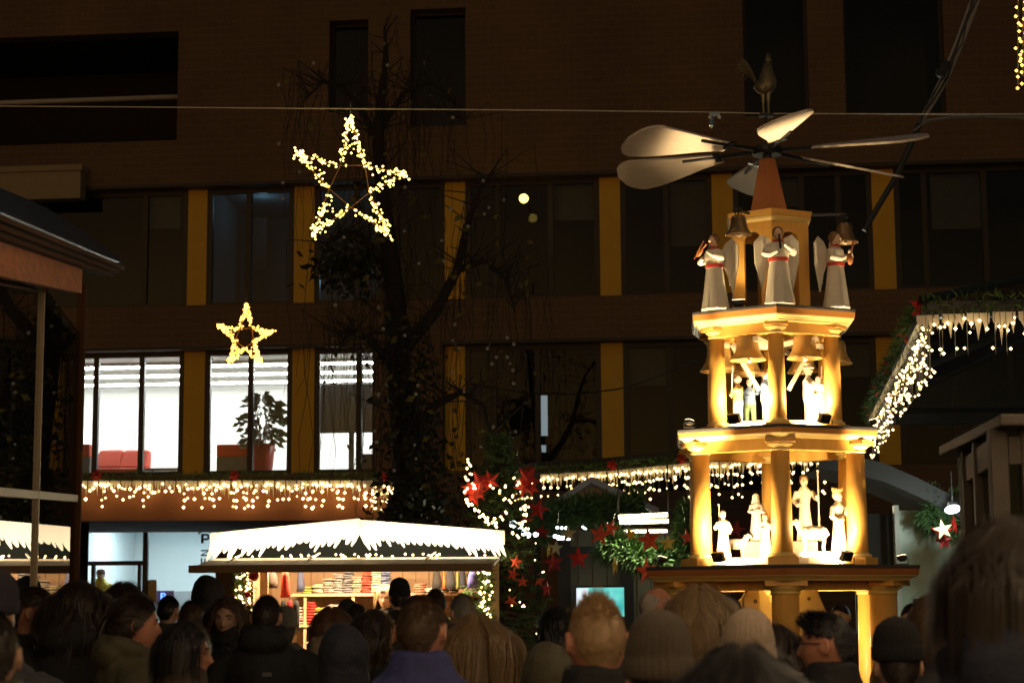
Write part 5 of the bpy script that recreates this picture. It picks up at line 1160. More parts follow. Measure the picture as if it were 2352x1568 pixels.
# ------------------------------------------------------------------ hanging illuminated stars, wires
def lit_star(label, tips, c, y, dens, br, mat):
    cc = W(c[0], c[1], y); T_ = [W(u, v, y) for u, v in tips]; k = 5
    inner = []
    for i in range(5): mid = (T_[i] + T_[(i + 1) % 5]) / 2; inner.append(cc + (mid - cc).normalized() * ((T_[i] - cc).length * .345))
    t = empty('lit_star', cc, 0, label, 'light star', 'illuminated stars')
    out = []
    for i in range(5): out += [T_[i], inner[i]]
    q = MB(); q.tube(out + [out[0]], .006 * y / 15, 5); q.tube(inner + [inner[0]], .004 * y / 15, 5); q.build('wire_frame', M('copper_wire', (.35, .16, .07), .5), t, world=True)
    q = MB()
    for i in range(10):
        a, b = out[i], out[(i + 1) % 10]; n_ = int((a - b).length * dens)
        for j in range(n_):
            tt = rnd.random() * .93 + .035; tip = a if i % 2 == 0 else b
            p = a.lerp(b, tt); w_ = .030
            q.bulb(p + Vector((rnd.gauss(0, w_ * .5), rnd.gauss(0, .05), rnd.gauss(0, w_ * .5))), br * rnd.uniform(.7, 1.2))
    for i in range(5):
        pa_, pb_ = inner[i], inner[i - 1]
        for j in range(int(dens * .20)):
            f_ = rnd.random() ** 1.5; q.bulb(T_[i].lerp(pa_.lerp(pb_, rnd.random()), f_ * .86) + Vector((0, rnd.gauss(0, .05), 0)), br * rnd.uniform(.6, 1.0))
        for j in range(int(dens * .12)): q.bulb(T_[i].lerp(cc, rnd.uniform(0, .14)) + Vector((rnd.gauss(0, .02), rnd.gauss(0, .04), rnd.gauss(0, .02))), br)
    tag(q.build('bulbs', mat, t, world=True, recalc=False), kind='stuff')
    q = MB(); q.tube([T_[0], T_[0] + Vector((0, 0, .12 * y / 15))], .004, 4); q.build('hanger', m_cable, t, world=True)
lit_star('large star of warm fairy bulbs hanging from the wire', [(805, 268), (936, 400), (897, 542), (717, 540), (679, 350)], (806, 425), 15.5, 84, .0112, m_bulb2)
lit_star('small distant star of golden fairy bulbs before the office windows', [(566, 698), (626, 763), (597, 834), (526, 832), (502, 748)], (562, 775), 30.0, 95, .018, M('amber_bulb', (1, .7, .2), .4, 0, emit=(1, .55, .09), es=5))
q = MB(); pts = [(-200, 243), (300, 246), (660, 249), (950, 251), (1300, 254), (1640, 258), (1760, 261), (2110, 262), (2352, 263), (2700, 264)]
q.tube([W(u, v, 15.6) for u, v in pts], .0055, 5); q.thing('suspension_wire', M('steel_wire', (.55, .5, .42), .4, metal=.4), 'thin steel wire spanning the square, carrying the large lit star', 'wire')
p = W(1641, 265, 15.6); t = empty('wire_spotlight', p, 0, 'tiny twin spotlight clamped to the suspension wire', 'spotlight'); q = MB(); q.box((0, 0, .01), (.09, .03, .035)); q.tube([(-.02, 0, 0), (-.03, 0, -.09)], [.012, .02], 8); q.build('clamp', M('chrome', (.6, .6, .6), .2, metal=1), t); q = MB(); q.ell((-.04, -.01, -.02), .016, 8, 6); q.ell((.04, -.01, -.02), .016, 8, 6); q.ell((-.03, 0, -.10), .014, 8, 6); q.build('lens', m_snow, t)
CB = [(2262, -60), (2240, 0), (2205, 95), (2172, 175), (2140, 235), (2112, 285), (2098, 320), (2062, 400), (2020, 470), (1985, 530)]
t = empty('cable_bundle', W(2172, 175, 16.5), 0, 'thick taped cable bundle slanting down from the upper corner', 'cable')
m_sheath = M('pale_sheath', (.42, .38, .36), .45, .35, 20, bump=.5)
q = MB(); q.tube([W(u, v, 16.5) for u, v in CB[:6]], [.045, .045, .043, .040, .034, .02], 10); q.build('sheath', m_sheath, t, world=True, smooth=True)
q = MB()
for k in range(4):
    q.tube([W(u + rnd.uniform(-9, 9), v + rnd.uniform(-4, 4), 16.44) for u, v in CB[:6]], .006, 5)
q.tube([W(u, v, 16.5) for u, v in CB[5:]], [.032, .03, .028, .026, .024], 8); q.build('black_cable', M('black_cable', (.03, .03, .032), .5), t, world=True)
q = MB(); q.tube([W(u, v, 16.5) for u, v in ((2098, 310), (2112, 290), (2140, 275), (2200, 268), (2260, 266), (2352, 270), (2600, 275))], .014, 6); q.tube([W(u, v, 16.45) for u, v in ((2100, 300), (2130, 276), (2180, 268), (2250, 262), (2352, 262), (2600, 262))], .01, 6); q.build('branch_cable', m_cable, t, world=True)
p = W(2168, 160, 16.35); q = MB(); q.box(p, (.07, .06, .16), Rm=Matrix.Rotation(.45, 3, 'Y')); q.box(p + Vector((-.05, 0, -.02)), (.05, .04, .05)); q.build('junction_box', m_dark, t, world=True, bevel=.01)
# light curtain hanging at the top right corner
t = empty('light_strand', W(2344, 200, 9.0), 0, 'strand of amber bulbs hanging at the upper corner of the photo', 'light string'); q = MB(); w_ = MB()
for k in range(3):
    xs_ = 2338 + k * 12; w_.tube([W(xs_, -120, 9), W(xs_, 205 - k * 30, 9)], .002, 4)
    for i in range(17): q.bulb(W(xs_ + rnd.uniform(-6, 6), -90 + i * 18 + rnd.uniform(-5, 5) - k * 10, 9 + rnd.uniform(-.05, .05)), .0085)
tag(q.build('bulbs', MATS['amber_bulb'], t, world=True, recalc=False), kind='stuff'); w_.build('wires', m_cable, t, world=True)
q = MB(); q.tube([W(u, v, yy) for u, v, yy in ((1080, 880, 30), (1200, 902, 30), (1330, 905, 30), (1420, 893, 29), (1500, 870, 27), (1600, 825, 25))], .012, 5); q.thing('slack_cable', M('black_cable2', (.006, .006, .006), .9), 'slack black cable sagging before the dark office windows', 'cable')

# ------------------------------------------------------------------ bare hanging tree
TY = 27.0
tb = W(955, 1390, TY); T = empty('weeping_tree', (tb.x, TY, 0), 0, 'tall dark weeping tree with hanging twigs before the office block', 'tree')
m_bark = M('bark', (.038, .03, .022), .9, .4, 8, bump=.8, stretch=(4, 4, 1)); m_twig = M('twig', (.035, .03, .02), .9, .3); m_leaf = M('autumn_leaf', (.20, .17, .035), .7, .6, 9); m_ivy = M('ivy_leaf', (.035, .04, .015), .6, .6, 9)
def TP(u, v, dy=0): return W(u, v, TY + dy)
limbs = [([TP(975, 1700), TP(958, 1400), TP(948, 1200), TP(935, 1030), TP(915, 850), TP(905, 660)], [.34, .29, .25, .21, .18, .15]),
 ([TP(905, 665), TP(882, 480), TP(868, 330), TP(876, 220), TP(886, 140), TP(884, 60)], [.15, .11, .085, .065, .045, .02]),
 ([TP(928, 800), TP(1000, 715), TP(1050, 620), TP(1072, 520), TP(1100, 440), TP(1140, 380)], [.11, .085, .065, .05, .03, .012]),
 ([TP(900, 640), TP(845, 560), TP(795, 530), TP(750, 560), TP(730, 620)], [.10, .07, .05, .035, .015]),
 ([TP(870, 340), TP(830, 250), TP(790, 200), TP(740, 190), TP(700, 230)], [.06, .045, .03, .02, .01]),
 ([TP(872, 300), TP(930, 210), TP(990, 190), TP(1040, 230), TP(1060, 280)], [.05, .04, .03, .02, .01]),
 ([TP(935, 1000, -.4), TP(1000, 930, -.8), TP(1060, 900, -1.0), TP(1110, 930, -1.2), TP(1130, 1000, -1.2)], [.09, .06, .045, .03, .012]),
 ([TP(1050, 620), TP(1110, 600, -.5), TP(1160, 640, -.6), TP(1185, 720, -.6)], [.06, .04, .025, .01]),
 ([TP(915, 850, -.3), TP(850, 780, -.8), TP(800, 760, -1), TP(770, 820, -1)], [.07, .05, .03, .01])]
q = MB()
for p_, r_ in limbs[:3]: q.tube(p_, r_, 12)
q.build('trunk', m_bark, T, world=True, smooth=True)
for p_, r_ in limbs[3:]: q = MB(); q.tube(p_, r_, 7); q.build('limb', m_bark, T, world=True, smooth=True)
tw_ = MB(); lf = MB(); r2 = random.Random(11)
def leaf(mb, c, s):
    d = Vector((r2.uniform(-1, 1), r2.uniform(-1, 1), r2.uniform(-1, .4))).normalized(); e = d.cross(Vector((r2.random(), r2.random(), r2.random()))).normalized()
    mb.add([c, c + d * s * .5 + e * s * .28, c + d * s, c + d * s * .5 - e * s * .28], [(0, 1, 2, 3)])
for li, (p_, r_) in enumerate(limbs):
    lo_ = 0 if li else 2
    for _ in range(42 if li else 60):
        i = r2.randrange(lo_, len(p_) - 1); c = p_[i].lerp(p_[i + 1], r2.random()); L = r2.uniform(.5, 2.6) * (1.0 if li else .8)
        out_ = Vector((r2.uniform(-.75, .75), r2.uniform(-.9, .6), r2.uniform(.05, .45))) * r2.uniform(.4, 1.1)
        pts = [c, c + out_ * .6, c + out_]; x = c + out_
        for j in range(5): x = x + Vector((r2.gauss(0, .05), r2.gauss(0, .05), -L / 5)); pts.append(x)
        tw_.tube(pts, [.012, .009, .007, .006, .005, .004, .004, .003], 3, caps=False)
        for j in range(r2.choice((0, 0, 0, 1, 3))): leaf(lf, r2.choice(pts[2:]), r2.uniform(.09, .18))
tag(tw_.build('twigs', m_twig, T, world=True, recalc=False), kind='stuff')
tag(lf.build('leaves', m_leaf, T, world=True, recalc=False), kind='stuff')
iv = MB()
for _ in range(1300):
    v = r2.triangular(700, 1330, 1200); u = 950 + (1200 - v) * -.08 + r2.gauss(25, 34 + max(0, v - 900) * .10); leaf(iv, W(u, v, TY - .35 + r2.gauss(0, .25)), r2.uniform(.08, .17))
for _ in range(420): leaf(iv, W(r2.gauss(800, 38), r2.gauss(610, 30), TY - .2 + r2.gauss(0, .2)), r2.uniform(.1, .2))
tag(iv.build('ivy', m_ivy, T, world=True, recalc=False), kind='stuff')
# dark shrub behind the stall roof
sh_ = empty('dark_shrub', W(905, 1230, 24), 0, 'dark rounded evergreen shrub behind the stall roof', 'shrub'); q = MB()
for _ in range(3000):
    v = r2.uniform(1125, 1215); w_ = (v - 1105) * .95; u = 935 + r2.uniform(-1, 1) * w_ * .9 + 12; leaf(q, W(u, v, 24 + r2.gauss(0, .4)), r2.uniform(.07, .14))
tag(q.build('leaves', m_ivy, sh_, world=True, recalc=False), kind='stuff'); q = MB(); p = W(940, 1300, 24); q.tube([(p.x, 24, 0), (p.x, 24, W(940, 1180, 24).z)], [.12, .05], 8); q.build('stem', m_bark, sh_, world=True)
# unlit globe bulbs scattered through the tree
q = MB(); r3 = random.Random(5)
gl_pts = [(1040, 270), (785 + 50, 385), (930, 430), (1035, 480), (790, 545), (1075, 520), (1110, 415), (688, 395), (1020, 600), (962, 605), (930, 770), (1055, 800), (1120, 800), (1165, 775), (1180, 790), (1165, 820), (1178, 850), (1130, 835), (1045, 745), (870, 905), (960, 885), (955, 905), (1140, 820), (865, 1015), (905, 1080), (1132, 980), (890, 150), (640, 195), (720, 145), (640, 330), (770, 700), (880, 755), (1180, 880), (650, 420), (650, 455)]
for u, v in gl_pts: q.ell(W(u, v, 25.6), .026, 8, 6)
for _ in range(18): q.ell(W(r3.uniform(860, 1190), r3.uniform(380, 1080), 25.6), .022, 6, 4)
tag(q.thing('unlit_globe_bulbs', M('frosted_globe', (.45, .43, .38), .4), 'scattered unlit frosted globes hung through the weeping tree', 'bulbs'), kind='stuff')

# ------------------------------------------------------------------ Christmas tree
CY = 20.6; cb = W(1150, 1390, CY); X = empty('christmas_tree', (cb.x, CY, 0), 0, 'slender Christmas tree with fairy lights and red flowers beside the stall', 'tree')
ht = W(1160, 985, CY).z; q = MB(); q.tube([(0, 0, 0), (0, 0, ht)], [.07, .012], 8); q.build('trunk', m_bark, X)
br = MB(); nd = MB(); r4 = random.Random(9)
for i in range(150):
    t_ = (i / 150) ** .85; z = .45 + (ht - .5) * t_; L = (1 - t_) * .80 + .10; a = i * 2.4 + r4.uniform(-.3, .3)
    L *= r4.uniform(.7, 1.1); p0 = Vector((0, 0, z)); d = Vector((math.cos(a), math.sin(a), -.12)); p1 = p0 + d * L * .6; p2 = p0 + d * L + Vector((0, 0, .05))
    br.tube([p0, p1, p2], [.012, .008, .004], 4)
    for j in range(int(26 * L) + 8):
        s = r4.uniform(.15, 1); c = p0.lerp(p1, s / .6) if s < .6 else p1.lerp(p2, (s - .6) / .4)
        sd2 = d.cross(Vector((0, 0, 1))) * r4.choice((-1, 1)); e = (d * .7 + sd2 * .8 + Vector((0, 0, r4.uniform(-.25, .1)))).normalized() * r4.uniform(.06, .16) * (1.2 - s * .6)
        br.tube([c, c + e], [.003, .002], 3, caps=False)
        for kk in range(6):
            b_ = c + e * (kk + 1) / 6; n2 = Vector((r4.uniform(-1, 1), r4.uniform(-1, 1), r4.uniform(-.6, 1))).normalized() * .05; s2 = n2.cross(e).normalized() * .008; nd.add([b_ - s2, b_ + s2, b_ + n2], [(0, 1, 2)])
br.build('branches', m_bark, X, recalc=False); tag(nd.build('needles', m_pine, X, recalc=False), kind='stuff')
q = MB(); L_ = [(1078, 1058), (1082, 1068), (1076, 1076), (1083, 1085), (1068, 1098), (1076, 1104), (1085, 1112), (1074, 1118), (1090, 1122), (1066, 1130), (1072, 1143), (1070, 1152), (1078, 1160), (1084, 1158), (1090, 1170), (1098, 1176), (1106, 1180), (1100, 1186), (1114, 1188), (1122, 1192), (1118, 1198), (1130, 1196), (1136, 1202), (1140, 1208), (1120, 1205), (1135, 1190), (1164, 1118), (1190, 1110), (1180, 1098), (1160, 1145), (1170, 1150), (1175, 1138), (1204, 1160), (1208, 1168), (1206, 1178), (1198, 1170), (1210, 1185), (1204, 1196), (1196, 1204), (1198, 1212), (1150, 1128), (1130, 1118), (1188, 1230), (1210, 1215), (1176, 1225), (1160, 1178), (1152, 1190)]
for u, v in L_:
    for _ in range(2): q.bulb(W(u + r4.uniform(-4, 4), v + r4.uniform(-4, 4), CY - .55), .015)
for _ in range(26): q.bulb(W(r4.uniform(1090, 1250), r4.uniform(1240, 1480), CY - .65), .010)
tag(q.build('bulbs', m_bulb, X, world=True, recalc=False), kind='stuff')
for u, v, s in ((1103, 1108, 1.5), (1126, 1102, 1.2), (1088, 1138, 1.3), (1078, 1120, 1.0), (1212, 1098, 1.5), (1204, 1118, 1.2), (1100, 1130, 1.0), (1222, 1120, 1.0), (1185, 1290, .8), (1178, 1318, .8), (1200, 1335, .7), (1174, 1380, .8)):
    o = obj('red_star', star_me, m_sr if s > .9 else m_so, X); o.location = W(u, v, CY - .5) - X.location; o.scale = (s * .20,) * 3; o.rotation_euler = (r4.uniform(-.4, .4), r4.uniform(0, 3), r4.uniform(-.4, .4))

# ------------------------------------------------------------------ strings of bulbs added out of view to light the crowd
m_over = M('added_fill_bulb', (1, .8, .5), .4, 0, emit=(1, .70, .40), es=195)
for i, (y, z, lab) in enumerate(((-2.5, 4.6, 'added string of warm bulbs behind the viewer, lighting the crowd'), (1.0, 4.6, 'added string of warm bulbs straight above the viewer, lighting the crowd'), (5.0, 5.0, 'added string of warm bulbs out of view above the nearest heads'))):
    t = empty('added_light_string', (0, y, z), 0, lab, 'light string', 'added light strings'); q = MB(); w_ = MB(); pts = []
    for k in range(46): x = -5.5 + 11 * k / 45; zz_ = .0016 * (k - 22.5) ** 2 * .5; pts.append((x, 0, zz_)); q.bulb((x, 0, zz_ - .05), .024)
    tag(q.build('bulbs', m_over, t, recalc=False), kind='stuff'); w_.tube(pts, .005, 5); w_.build('wire', m_cable, t)
t = empty('added_side_string', (.6, -1, 3.2), 0, 'added string of warm bulbs out of view along the right, lighting kiosk and crowd', 'light string', 'added light strings'); q = MB(); w_ = MB(); pts = []  # added out of view to light the kiosk fascia and faces from the right
for k in range(64): f_ = k / 63; p = Vector((2.75 * f_, 10.2 * f_, .45 * f_ - .25 * math.sin(f_ * math.pi))); pts.append(p); q.bulb(p - Vector((0, 0, .05)), .024)
tag(q.build('bulbs', m_over, t, recalc=False), kind='stuff'); w_.tube(pts, .005, 5); w_.build('wire', m_cable, t)
# ------------------------------------------------------------------ people
HC = Vector((0, .012, 1.632))      # head centre of a 1.75 m figure, facing +Y
def head_point(d):
    x, y, z = d
    p = Vector((x * .075, y * .097, z * .116))
    if z < 0: p.x *= 1 - .30 * (-z) ** 1.6; 
    if y < 0 and z > -.2: p.y *= 1.04
    if y < 0 and z < 0: p.y *= 1 - .45 * (-z) ** 1.5
    return p
def head_grid(mb, nu=72, nv=52, feat=True, off=None, keep=None, Mx=Matrix.Identity(4)):
    vs = []; ok = []
    for i in range(nv + 1):
        la = -math.pi / 2 + math.pi * i / nv
        for j in range(nu):
            lo = 2 * math.pi * j / nu
            d = Vector((math.cos(la) * math.cos(lo), math.cos(la) * math.sin(lo), math.sin(la))); p = head_point(d)
            if feat and d.y > 0:
                x, z = p.x, p.z; ax_ = abs(x); dy = 0
                if -.045 < z < .016:
                    t = (.016 - z) / .046; hgt = .027 * t if t < 1 else .027 * max(0, 1 - (t - 1) / .32)
                    dy += hgt * math.exp(-(x / (.007 + .006 * min(t, 1))) ** 2)
                dy -= .011 * math.exp(-((ax_ - .031) / .015) ** 2 - ((z - .010) / .011) ** 2)
                dy += .005 * math.exp(-((ax_ - .030) / .022) ** 2 - ((z - .030) / .009) ** 2)
                dy += .007 * math.exp(-(x / .019) ** 2 - ((z + .058) / .006) ** 2) + .007 * math.exp(-(x / .016) ** 2 - ((z + .070) / .006) ** 2)
                dy += .011 * math.exp(-(x / .022) ** 2 - ((z + .098) / .014) ** 2)
                p.y += dy
            if off: p = p + off(d, p)
            vs.append(Mx @ p); ok.append(keep is None or keep(d, p))
    fsx = []
    for i in range(nv):
        for j in range(nu):
            f = (i * nu + j, i * nu + (j + 1) % nu, (i + 1) * nu + (j + 1) % nu, (i + 1) * nu + j)
            if all(ok[k] for k in f): fsx.append(f)
    mb.add(vs, fsx)
def ear(mb, s, Mx):
    c = Vector((s * .074, -.012, .0)); pts = []
    for i in range(11):
        a = R(-60 + 300 * i / 10); pts.append(Mx @ (c + Vector((s * (.006 + .008 * math.sin(a * .5) ** 2), -math.sin(a) * .0 + -.016 * math.cos(a + R(90)) * -1 * .0 + .016 * math.cos(a), .031 * math.sin(a)))))
    mb.tube(pts, .0055, 6); mb.ell(Mx @ (c + Vector((s * .004, 0, 0))), (.007, .015, .028), 10, 8)
def HM(yaw, pitch): return Matrix.Translation(HC) @ Matrix.Rotation(R(yaw), 4, 'Z') @ Matrix.Rotation(R(pitch), 4, 'X')
BODY = {}
def body_mesh(yaw, pitch):
    k = (yaw, pitch)
    if k in BODY: return BODY[k]
    q = MB(); Mx = HM(yaw, pitch); head_grid(q, Mx=Mx)
    for s in (-1, 1): ear(q, s, Mx)
    q.tube([Mx @ Vector((0, -.025, -.05)), Vector((0, -.012, 1.53)), Vector((0, -.02, 1.44))], [.054, .055, .075], 18)
    q.loft([(0, 0, .86, .15, .11), (0, 0, .95, .16, .115), (0, 0, 1.08, .14, .10), (0, 0, 1.28, .165, .115), (0, -.01, 1.40, .17, .09), (0, -.012, 1.455, .09, .07)], 20)
    for s in (-1, 1):
        q.tube([(s * .16, -.01, 1.40), (s * .235, -.02, 1.28), (s * .275, -.03, 1.12), (s * .25, .07, 1.0), (s * .19, .13, .945)], [.055, .048, .042, .034, .03], 10); q.ell((s * .165, .15, .92), (.05, .035, .045))
        q.tube([(s * .09, 0, .92), (s * .095, .005, .50), (s * .10, -.02, .09)], [.085, .062, .045], 12); q.ell((s * .10, .05, .035), (.045, .12, .035))
    BODY[k] = remesh(q, .0085, 'body', 1); return BODY[k]
def torso_src(wd=1.0, collar=.05):
    q = MB(); w = wd
    q.loft([(0, 0, .74, .225 * w, .17 * w), (0, 0, .95, .215 * w, .165 * w), (0, 0, 1.15, .218 * w, .165 * w), (0, 0, 1.30, .225 * w, .16 * w), (0, -.008, 1.385, .205 * w, .14), (0, -.012, 1.435, .155, .115), (0, -.012, 1.475, .105, .095), (0, -.01, 1.475 + collar, .088, .088)], 28)
    for s in (-1, 1): q.tube([(s * .155 * w, -.01, 1.375), (s * .215 * w, -.01, 1.335), (s * .265 * w, -.015, 1.22), (s * .295 * w, -.025, 1.08), (s * .275 * w, .05, .985), (s * .215 * w, .13, .94)], [.075, .082, .075, .068, .062, .055], 14)
    return q
COAT = {}
def coat_mesh(kind):
    if kind in COAT: return COAT[kind]
    wr = lambda c: .010 * noise.noise(Vector((c.x * 9, c.y * 9, c.z * 5))) + .005 * noise.noise(c * 24)
    if kind == 'plain': me = remesh(torso_src(1.0, .03), .014, 'coat', 2, wr)
    elif kind == 'puffer': me = remesh(torso_src(1.08, .06), .012, 'coat', 1, lambda c: (.013 * abs(math.sin(c.z * math.pi / .075)) if c.z < 1.50 else .004) + wr(c) * .6)
    elif kind == 'collar':
        q = torso_src(1.02, .03); q.lathe([(.115, 1.45), (.104, 1.49), (.094, 1.525), (.080, 1.535)], 20, (0, -.008, 0)); me = remesh(q, .012, 'coat', 1, wr)
    elif kind == 'hooddown':
        q = torso_src(1.04, .03); q.ell((0, -.10, 1.47), (.14, .075, .085), 20, 14); q.tube([(.06, .07, 1.44), (.12, 0, 1.49), (.10, -.08, 1.52), (0, -.13, 1.53), (-.10, -.08, 1.52), (-.12, 0, 1.49), (-.06, .07, 1.44)], .035, 10); me = remesh(q, .013, 'coat', 2, wr)
    elif kind == 'scarf':
        q = torso_src(1.0, .03)
        for i in range(3): q.tube([Vector(((.098 - .008 * i) * math.cos(a), -.005 + (.095 - .006 * i) * math.sin(a), 1.465 + .033 * i + .008 * math.sin(a * 2 + i))) for a in [6.283 * j / 16 for j in range(17)]], .028, 8)
        me = remesh(q, .012, 'coat', 1, wr)
    elif kind == 'hoodup':
        q = torso_src(1.05, .05); q.ell((0, -.005, 1.64), (.112, .128, .142), 24, 18); q.loft([(0, -.02, 1.42, .14, .12), (0, -.015, 1.50, .11, .11), (0, -.01, 1.58, .108, .12)], 20)
        me = remesh(q, .012, 'coat', 2, wr)
    COAT[kind] = me; return me
tq = MB()
for s in (-1, 1): tq.loft([(s * .10, 0, .06, .075, .085), (s * .10, 0, .5, .085, .095), (s * .085, 0, .80, .10, .12), (s * .07, 0, .92, .10, .13)], 14)
TROU = tq.mesh('trousers', True)
tq = MB()
for s in (-1, 1): tq.loft([(s * .10, .045, 0, .055, .14), (s * .10, .045, .035, .055, .14), (s * .10, .03, .06, .052, .11), (s * .10, -.02, .12, .055, .06)], 14)
SHOE = tq.mesh('shoes', True)
# hair -------------------------------------------------------------
def hairline(d, p):
    y = p.y
    if y > .015: thr = -.01 + (y - .015) / .075 * .085
    else: thr = -.01 - min(1, (.015 - y) / .07) * .078
    return p.z > thr
def shortline(d, p):
    y = p.y
    if y > .045: thr = .03 + (y - .045) / .05 * .05
    elif y > -.036: thr = .036 + .004 * math.sin(y * 60)
    else: thr = .03 - min(1, (-.036 - y) / .03) * .095
    return p.z > thr
HAIR = {}
def hair_mesh(style):
    if style in HAIR: return HAIR[style]
    r_ = random.Random(sum(map(ord, style))); q = MB()
    cropped = style in ('short', 'spiky', 'quiff', 'ring', 'buzz')
    cond = shortline if cropped else hairline
    if style == 'ring': cond = lambda d, p: shortline(d, p) and p.z < .050 + .3 * max(0, -p.y - .05)
    def scalp(n):
        out = []
        while len(out) < n:
            d = Vector((r_.gauss(0, 1), r_.gauss(0, 1), r_.gauss(0, 1))).normalized(); p = head_point(d)
            if cond(d, p): out.append((d, p))
        return out
    def push(p, m_):
        k = math.sqrt(max(1e-6, (p.x / (.077 + m_)) ** 2 + (p.y / (.099 + m_)) ** 2 + (p.z / (.118 + m_)) ** 2))
        return p if k > 1 else p / k
    ct = {'short': .007, 'spiky': .004, 'quiff': .008, 'ring': .004, 'buzz': .004, 'curly': .040}.get(style, .015)
    head_grid(q, 56, 42, False, lambda d, p: d * (ct * (1 + .3 * noise.noise(p * 45))), lambda d, p: cond(d, p - d * ct * .6))
    if cropped:
        n_ = {'short': 4200, 'spiky': 4500, 'quiff': 3600, 'ring': 1800, 'buzz': 2500}[style]
        for d, p in scalp(n_):
            nrm = Vector((d.x / .075, d.y / .097, d.z / .116)).normalized(); tdir = Vector((0, -.35, -1)); tdir = (tdir - nrm * tdir.dot(nrm)).normalized()
            jit = Vector((r_.gauss(0, .16), r_.gauss(0, .16), r_.gauss(0, .12)))
            if style == 'spiky':
                top = max(0, min(1, (p.z - .055) / .055)); L = .007 + .036 * top * r_.random() * math.exp(-(p.x / .045) ** 2); dr = (nrm * (.5 + .5 * top) + tdir * (.7 - .7 * top) + jit * 1.4 + Vector((0, .1 * top, .6 * top))).normalized()
            elif style == 'quiff':
                fr = max(0, p.y) / .09 * max(0, p.z) / .1; L = .014 + .045 * fr; dr = (nrm * .35 + tdir * (.9 - fr) + jit + Vector((0, fr * .5, fr * 1.2))).normalized()
            elif style in ('buzz', 'ring'): L = .010; dr = (nrm * .6 + tdir * .6 + jit).normalized()
            else: L = .012 + .012 * max(0, p.z / .12); dr = (nrm * .30 + tdir * .9 + jit).normalized()
            p0 = p + nrm * ct * .6; sd = dr.cross(nrm + Vector((.01, .02, .03))).normalized()
            q.ribbon([p0, p0 + dr * L * .6, p0 + dr * L + nrm * .001], [.0024, .0018, .0006], sd)
    else:
        n_ = {'long': 2600, 'bob': 2300, 'pony': 1700, 'wavy': 2500, 'curly': 4200, 'face_long': 2300}[style]
        for d, p in scalp(n_):
            cl = noise.noise(p * 28) * .5; L = {'long': .37, 'wavy': .33, 'bob': .17, 'pony': .10, 'curly': .085, 'face_long': .30}[style] * r_.uniform(.8, 1.2)
            fly = r_.random() < .09
            m_ = .016 + r_.random() * .010 + abs(cl) * .010 + (r_.uniform(.006, .022) if fly else 0)
            if style == 'curly': m_ = .018 + r_.random() * .050
            x = push(p * 1.05, m_); pts = [x.copy()]; sg = 9 if style != 'pony' else 6; ph = r_.uniform(0, 6.28) if style == 'curly' else cl * 9 + r_.uniform(-.5, .5)
            for j in range(sg):
                dn = Vector((x.x * .5 + cl * .12, -.03, -1.0))
                if style == 'pony': dn = Vector((0, -.13, .03)) - x
                elif p.z > .04 and j < 3: dn = Vector((p.x * 8 + .15 * (1 if p.x > 0 else -1), -.3 - .4 * max(0, p.y * 8), -.35))
                if style in ('wavy', 'face_long'): dn += Vector((math.sin(ph + j * 1.3) * .35, math.cos(ph + j * 1.3) * .30, 0))
                elif style == 'long': dn += Vector((math.sin(ph + j * .8) * .13, math.cos(ph + j * .8) * .1, 0))
                elif style == 'curly': dn = Vector((math.sin(ph + j * 1.9) * 1.0 + d.x * .5, math.cos(ph + j * 1.7) * 1.0 + d.y * .5, math.sin(ph * 2 + j * 1.5) * .8 - .2))
                x = x + dn.normalized() * L / sg
                if x.z > -.10: x = push(x, m_)
                elif style in ('bob',): x.x *= .985; x.y = min(x.y, .06) * .99
                else:
                    if abs(x.x) > .082 + max(0, -.12 - x.z) * .10: x.x *= .93
                    if style != 'face_long' and x.z < -.13:
                        sl = .085 + max(0, -.12 - x.z) * .22
                        if x.y > -sl: x.y -= .014
                pts.append(x.copy())
            sd = Vector((-(pts[1].y), pts[1].x, 0)); sd = sd.normalized() if sd.length > 1e-5 else Vector((1, 0, 0)); w_ = .0016 if fly else .0032
            q.ribbon(pts, [w_] * (len(pts) - 2) + [w_ * .7, w_ * .2], sd)
        if style == 'pony':
            for i in range(320):
                a = r_.uniform(0, 6.28); rr = .022 * math.sqrt(r_.random()); pts = [Vector((rr * math.cos(a), -.13 + rr * .5 * math.sin(a), .03))]
                for j in range(7): pts.append(pts[-1] + Vector((r_.gauss(0, .003), -.012 if j < 2 else -.001, -.03)))
                q.ribbon(pts, [.004] * 6 + [.003, .001], (math.sin(a), math.cos(a), 0))
    me = q.mesh('hair', True, recalc=False); HAIR[style] = me; return me
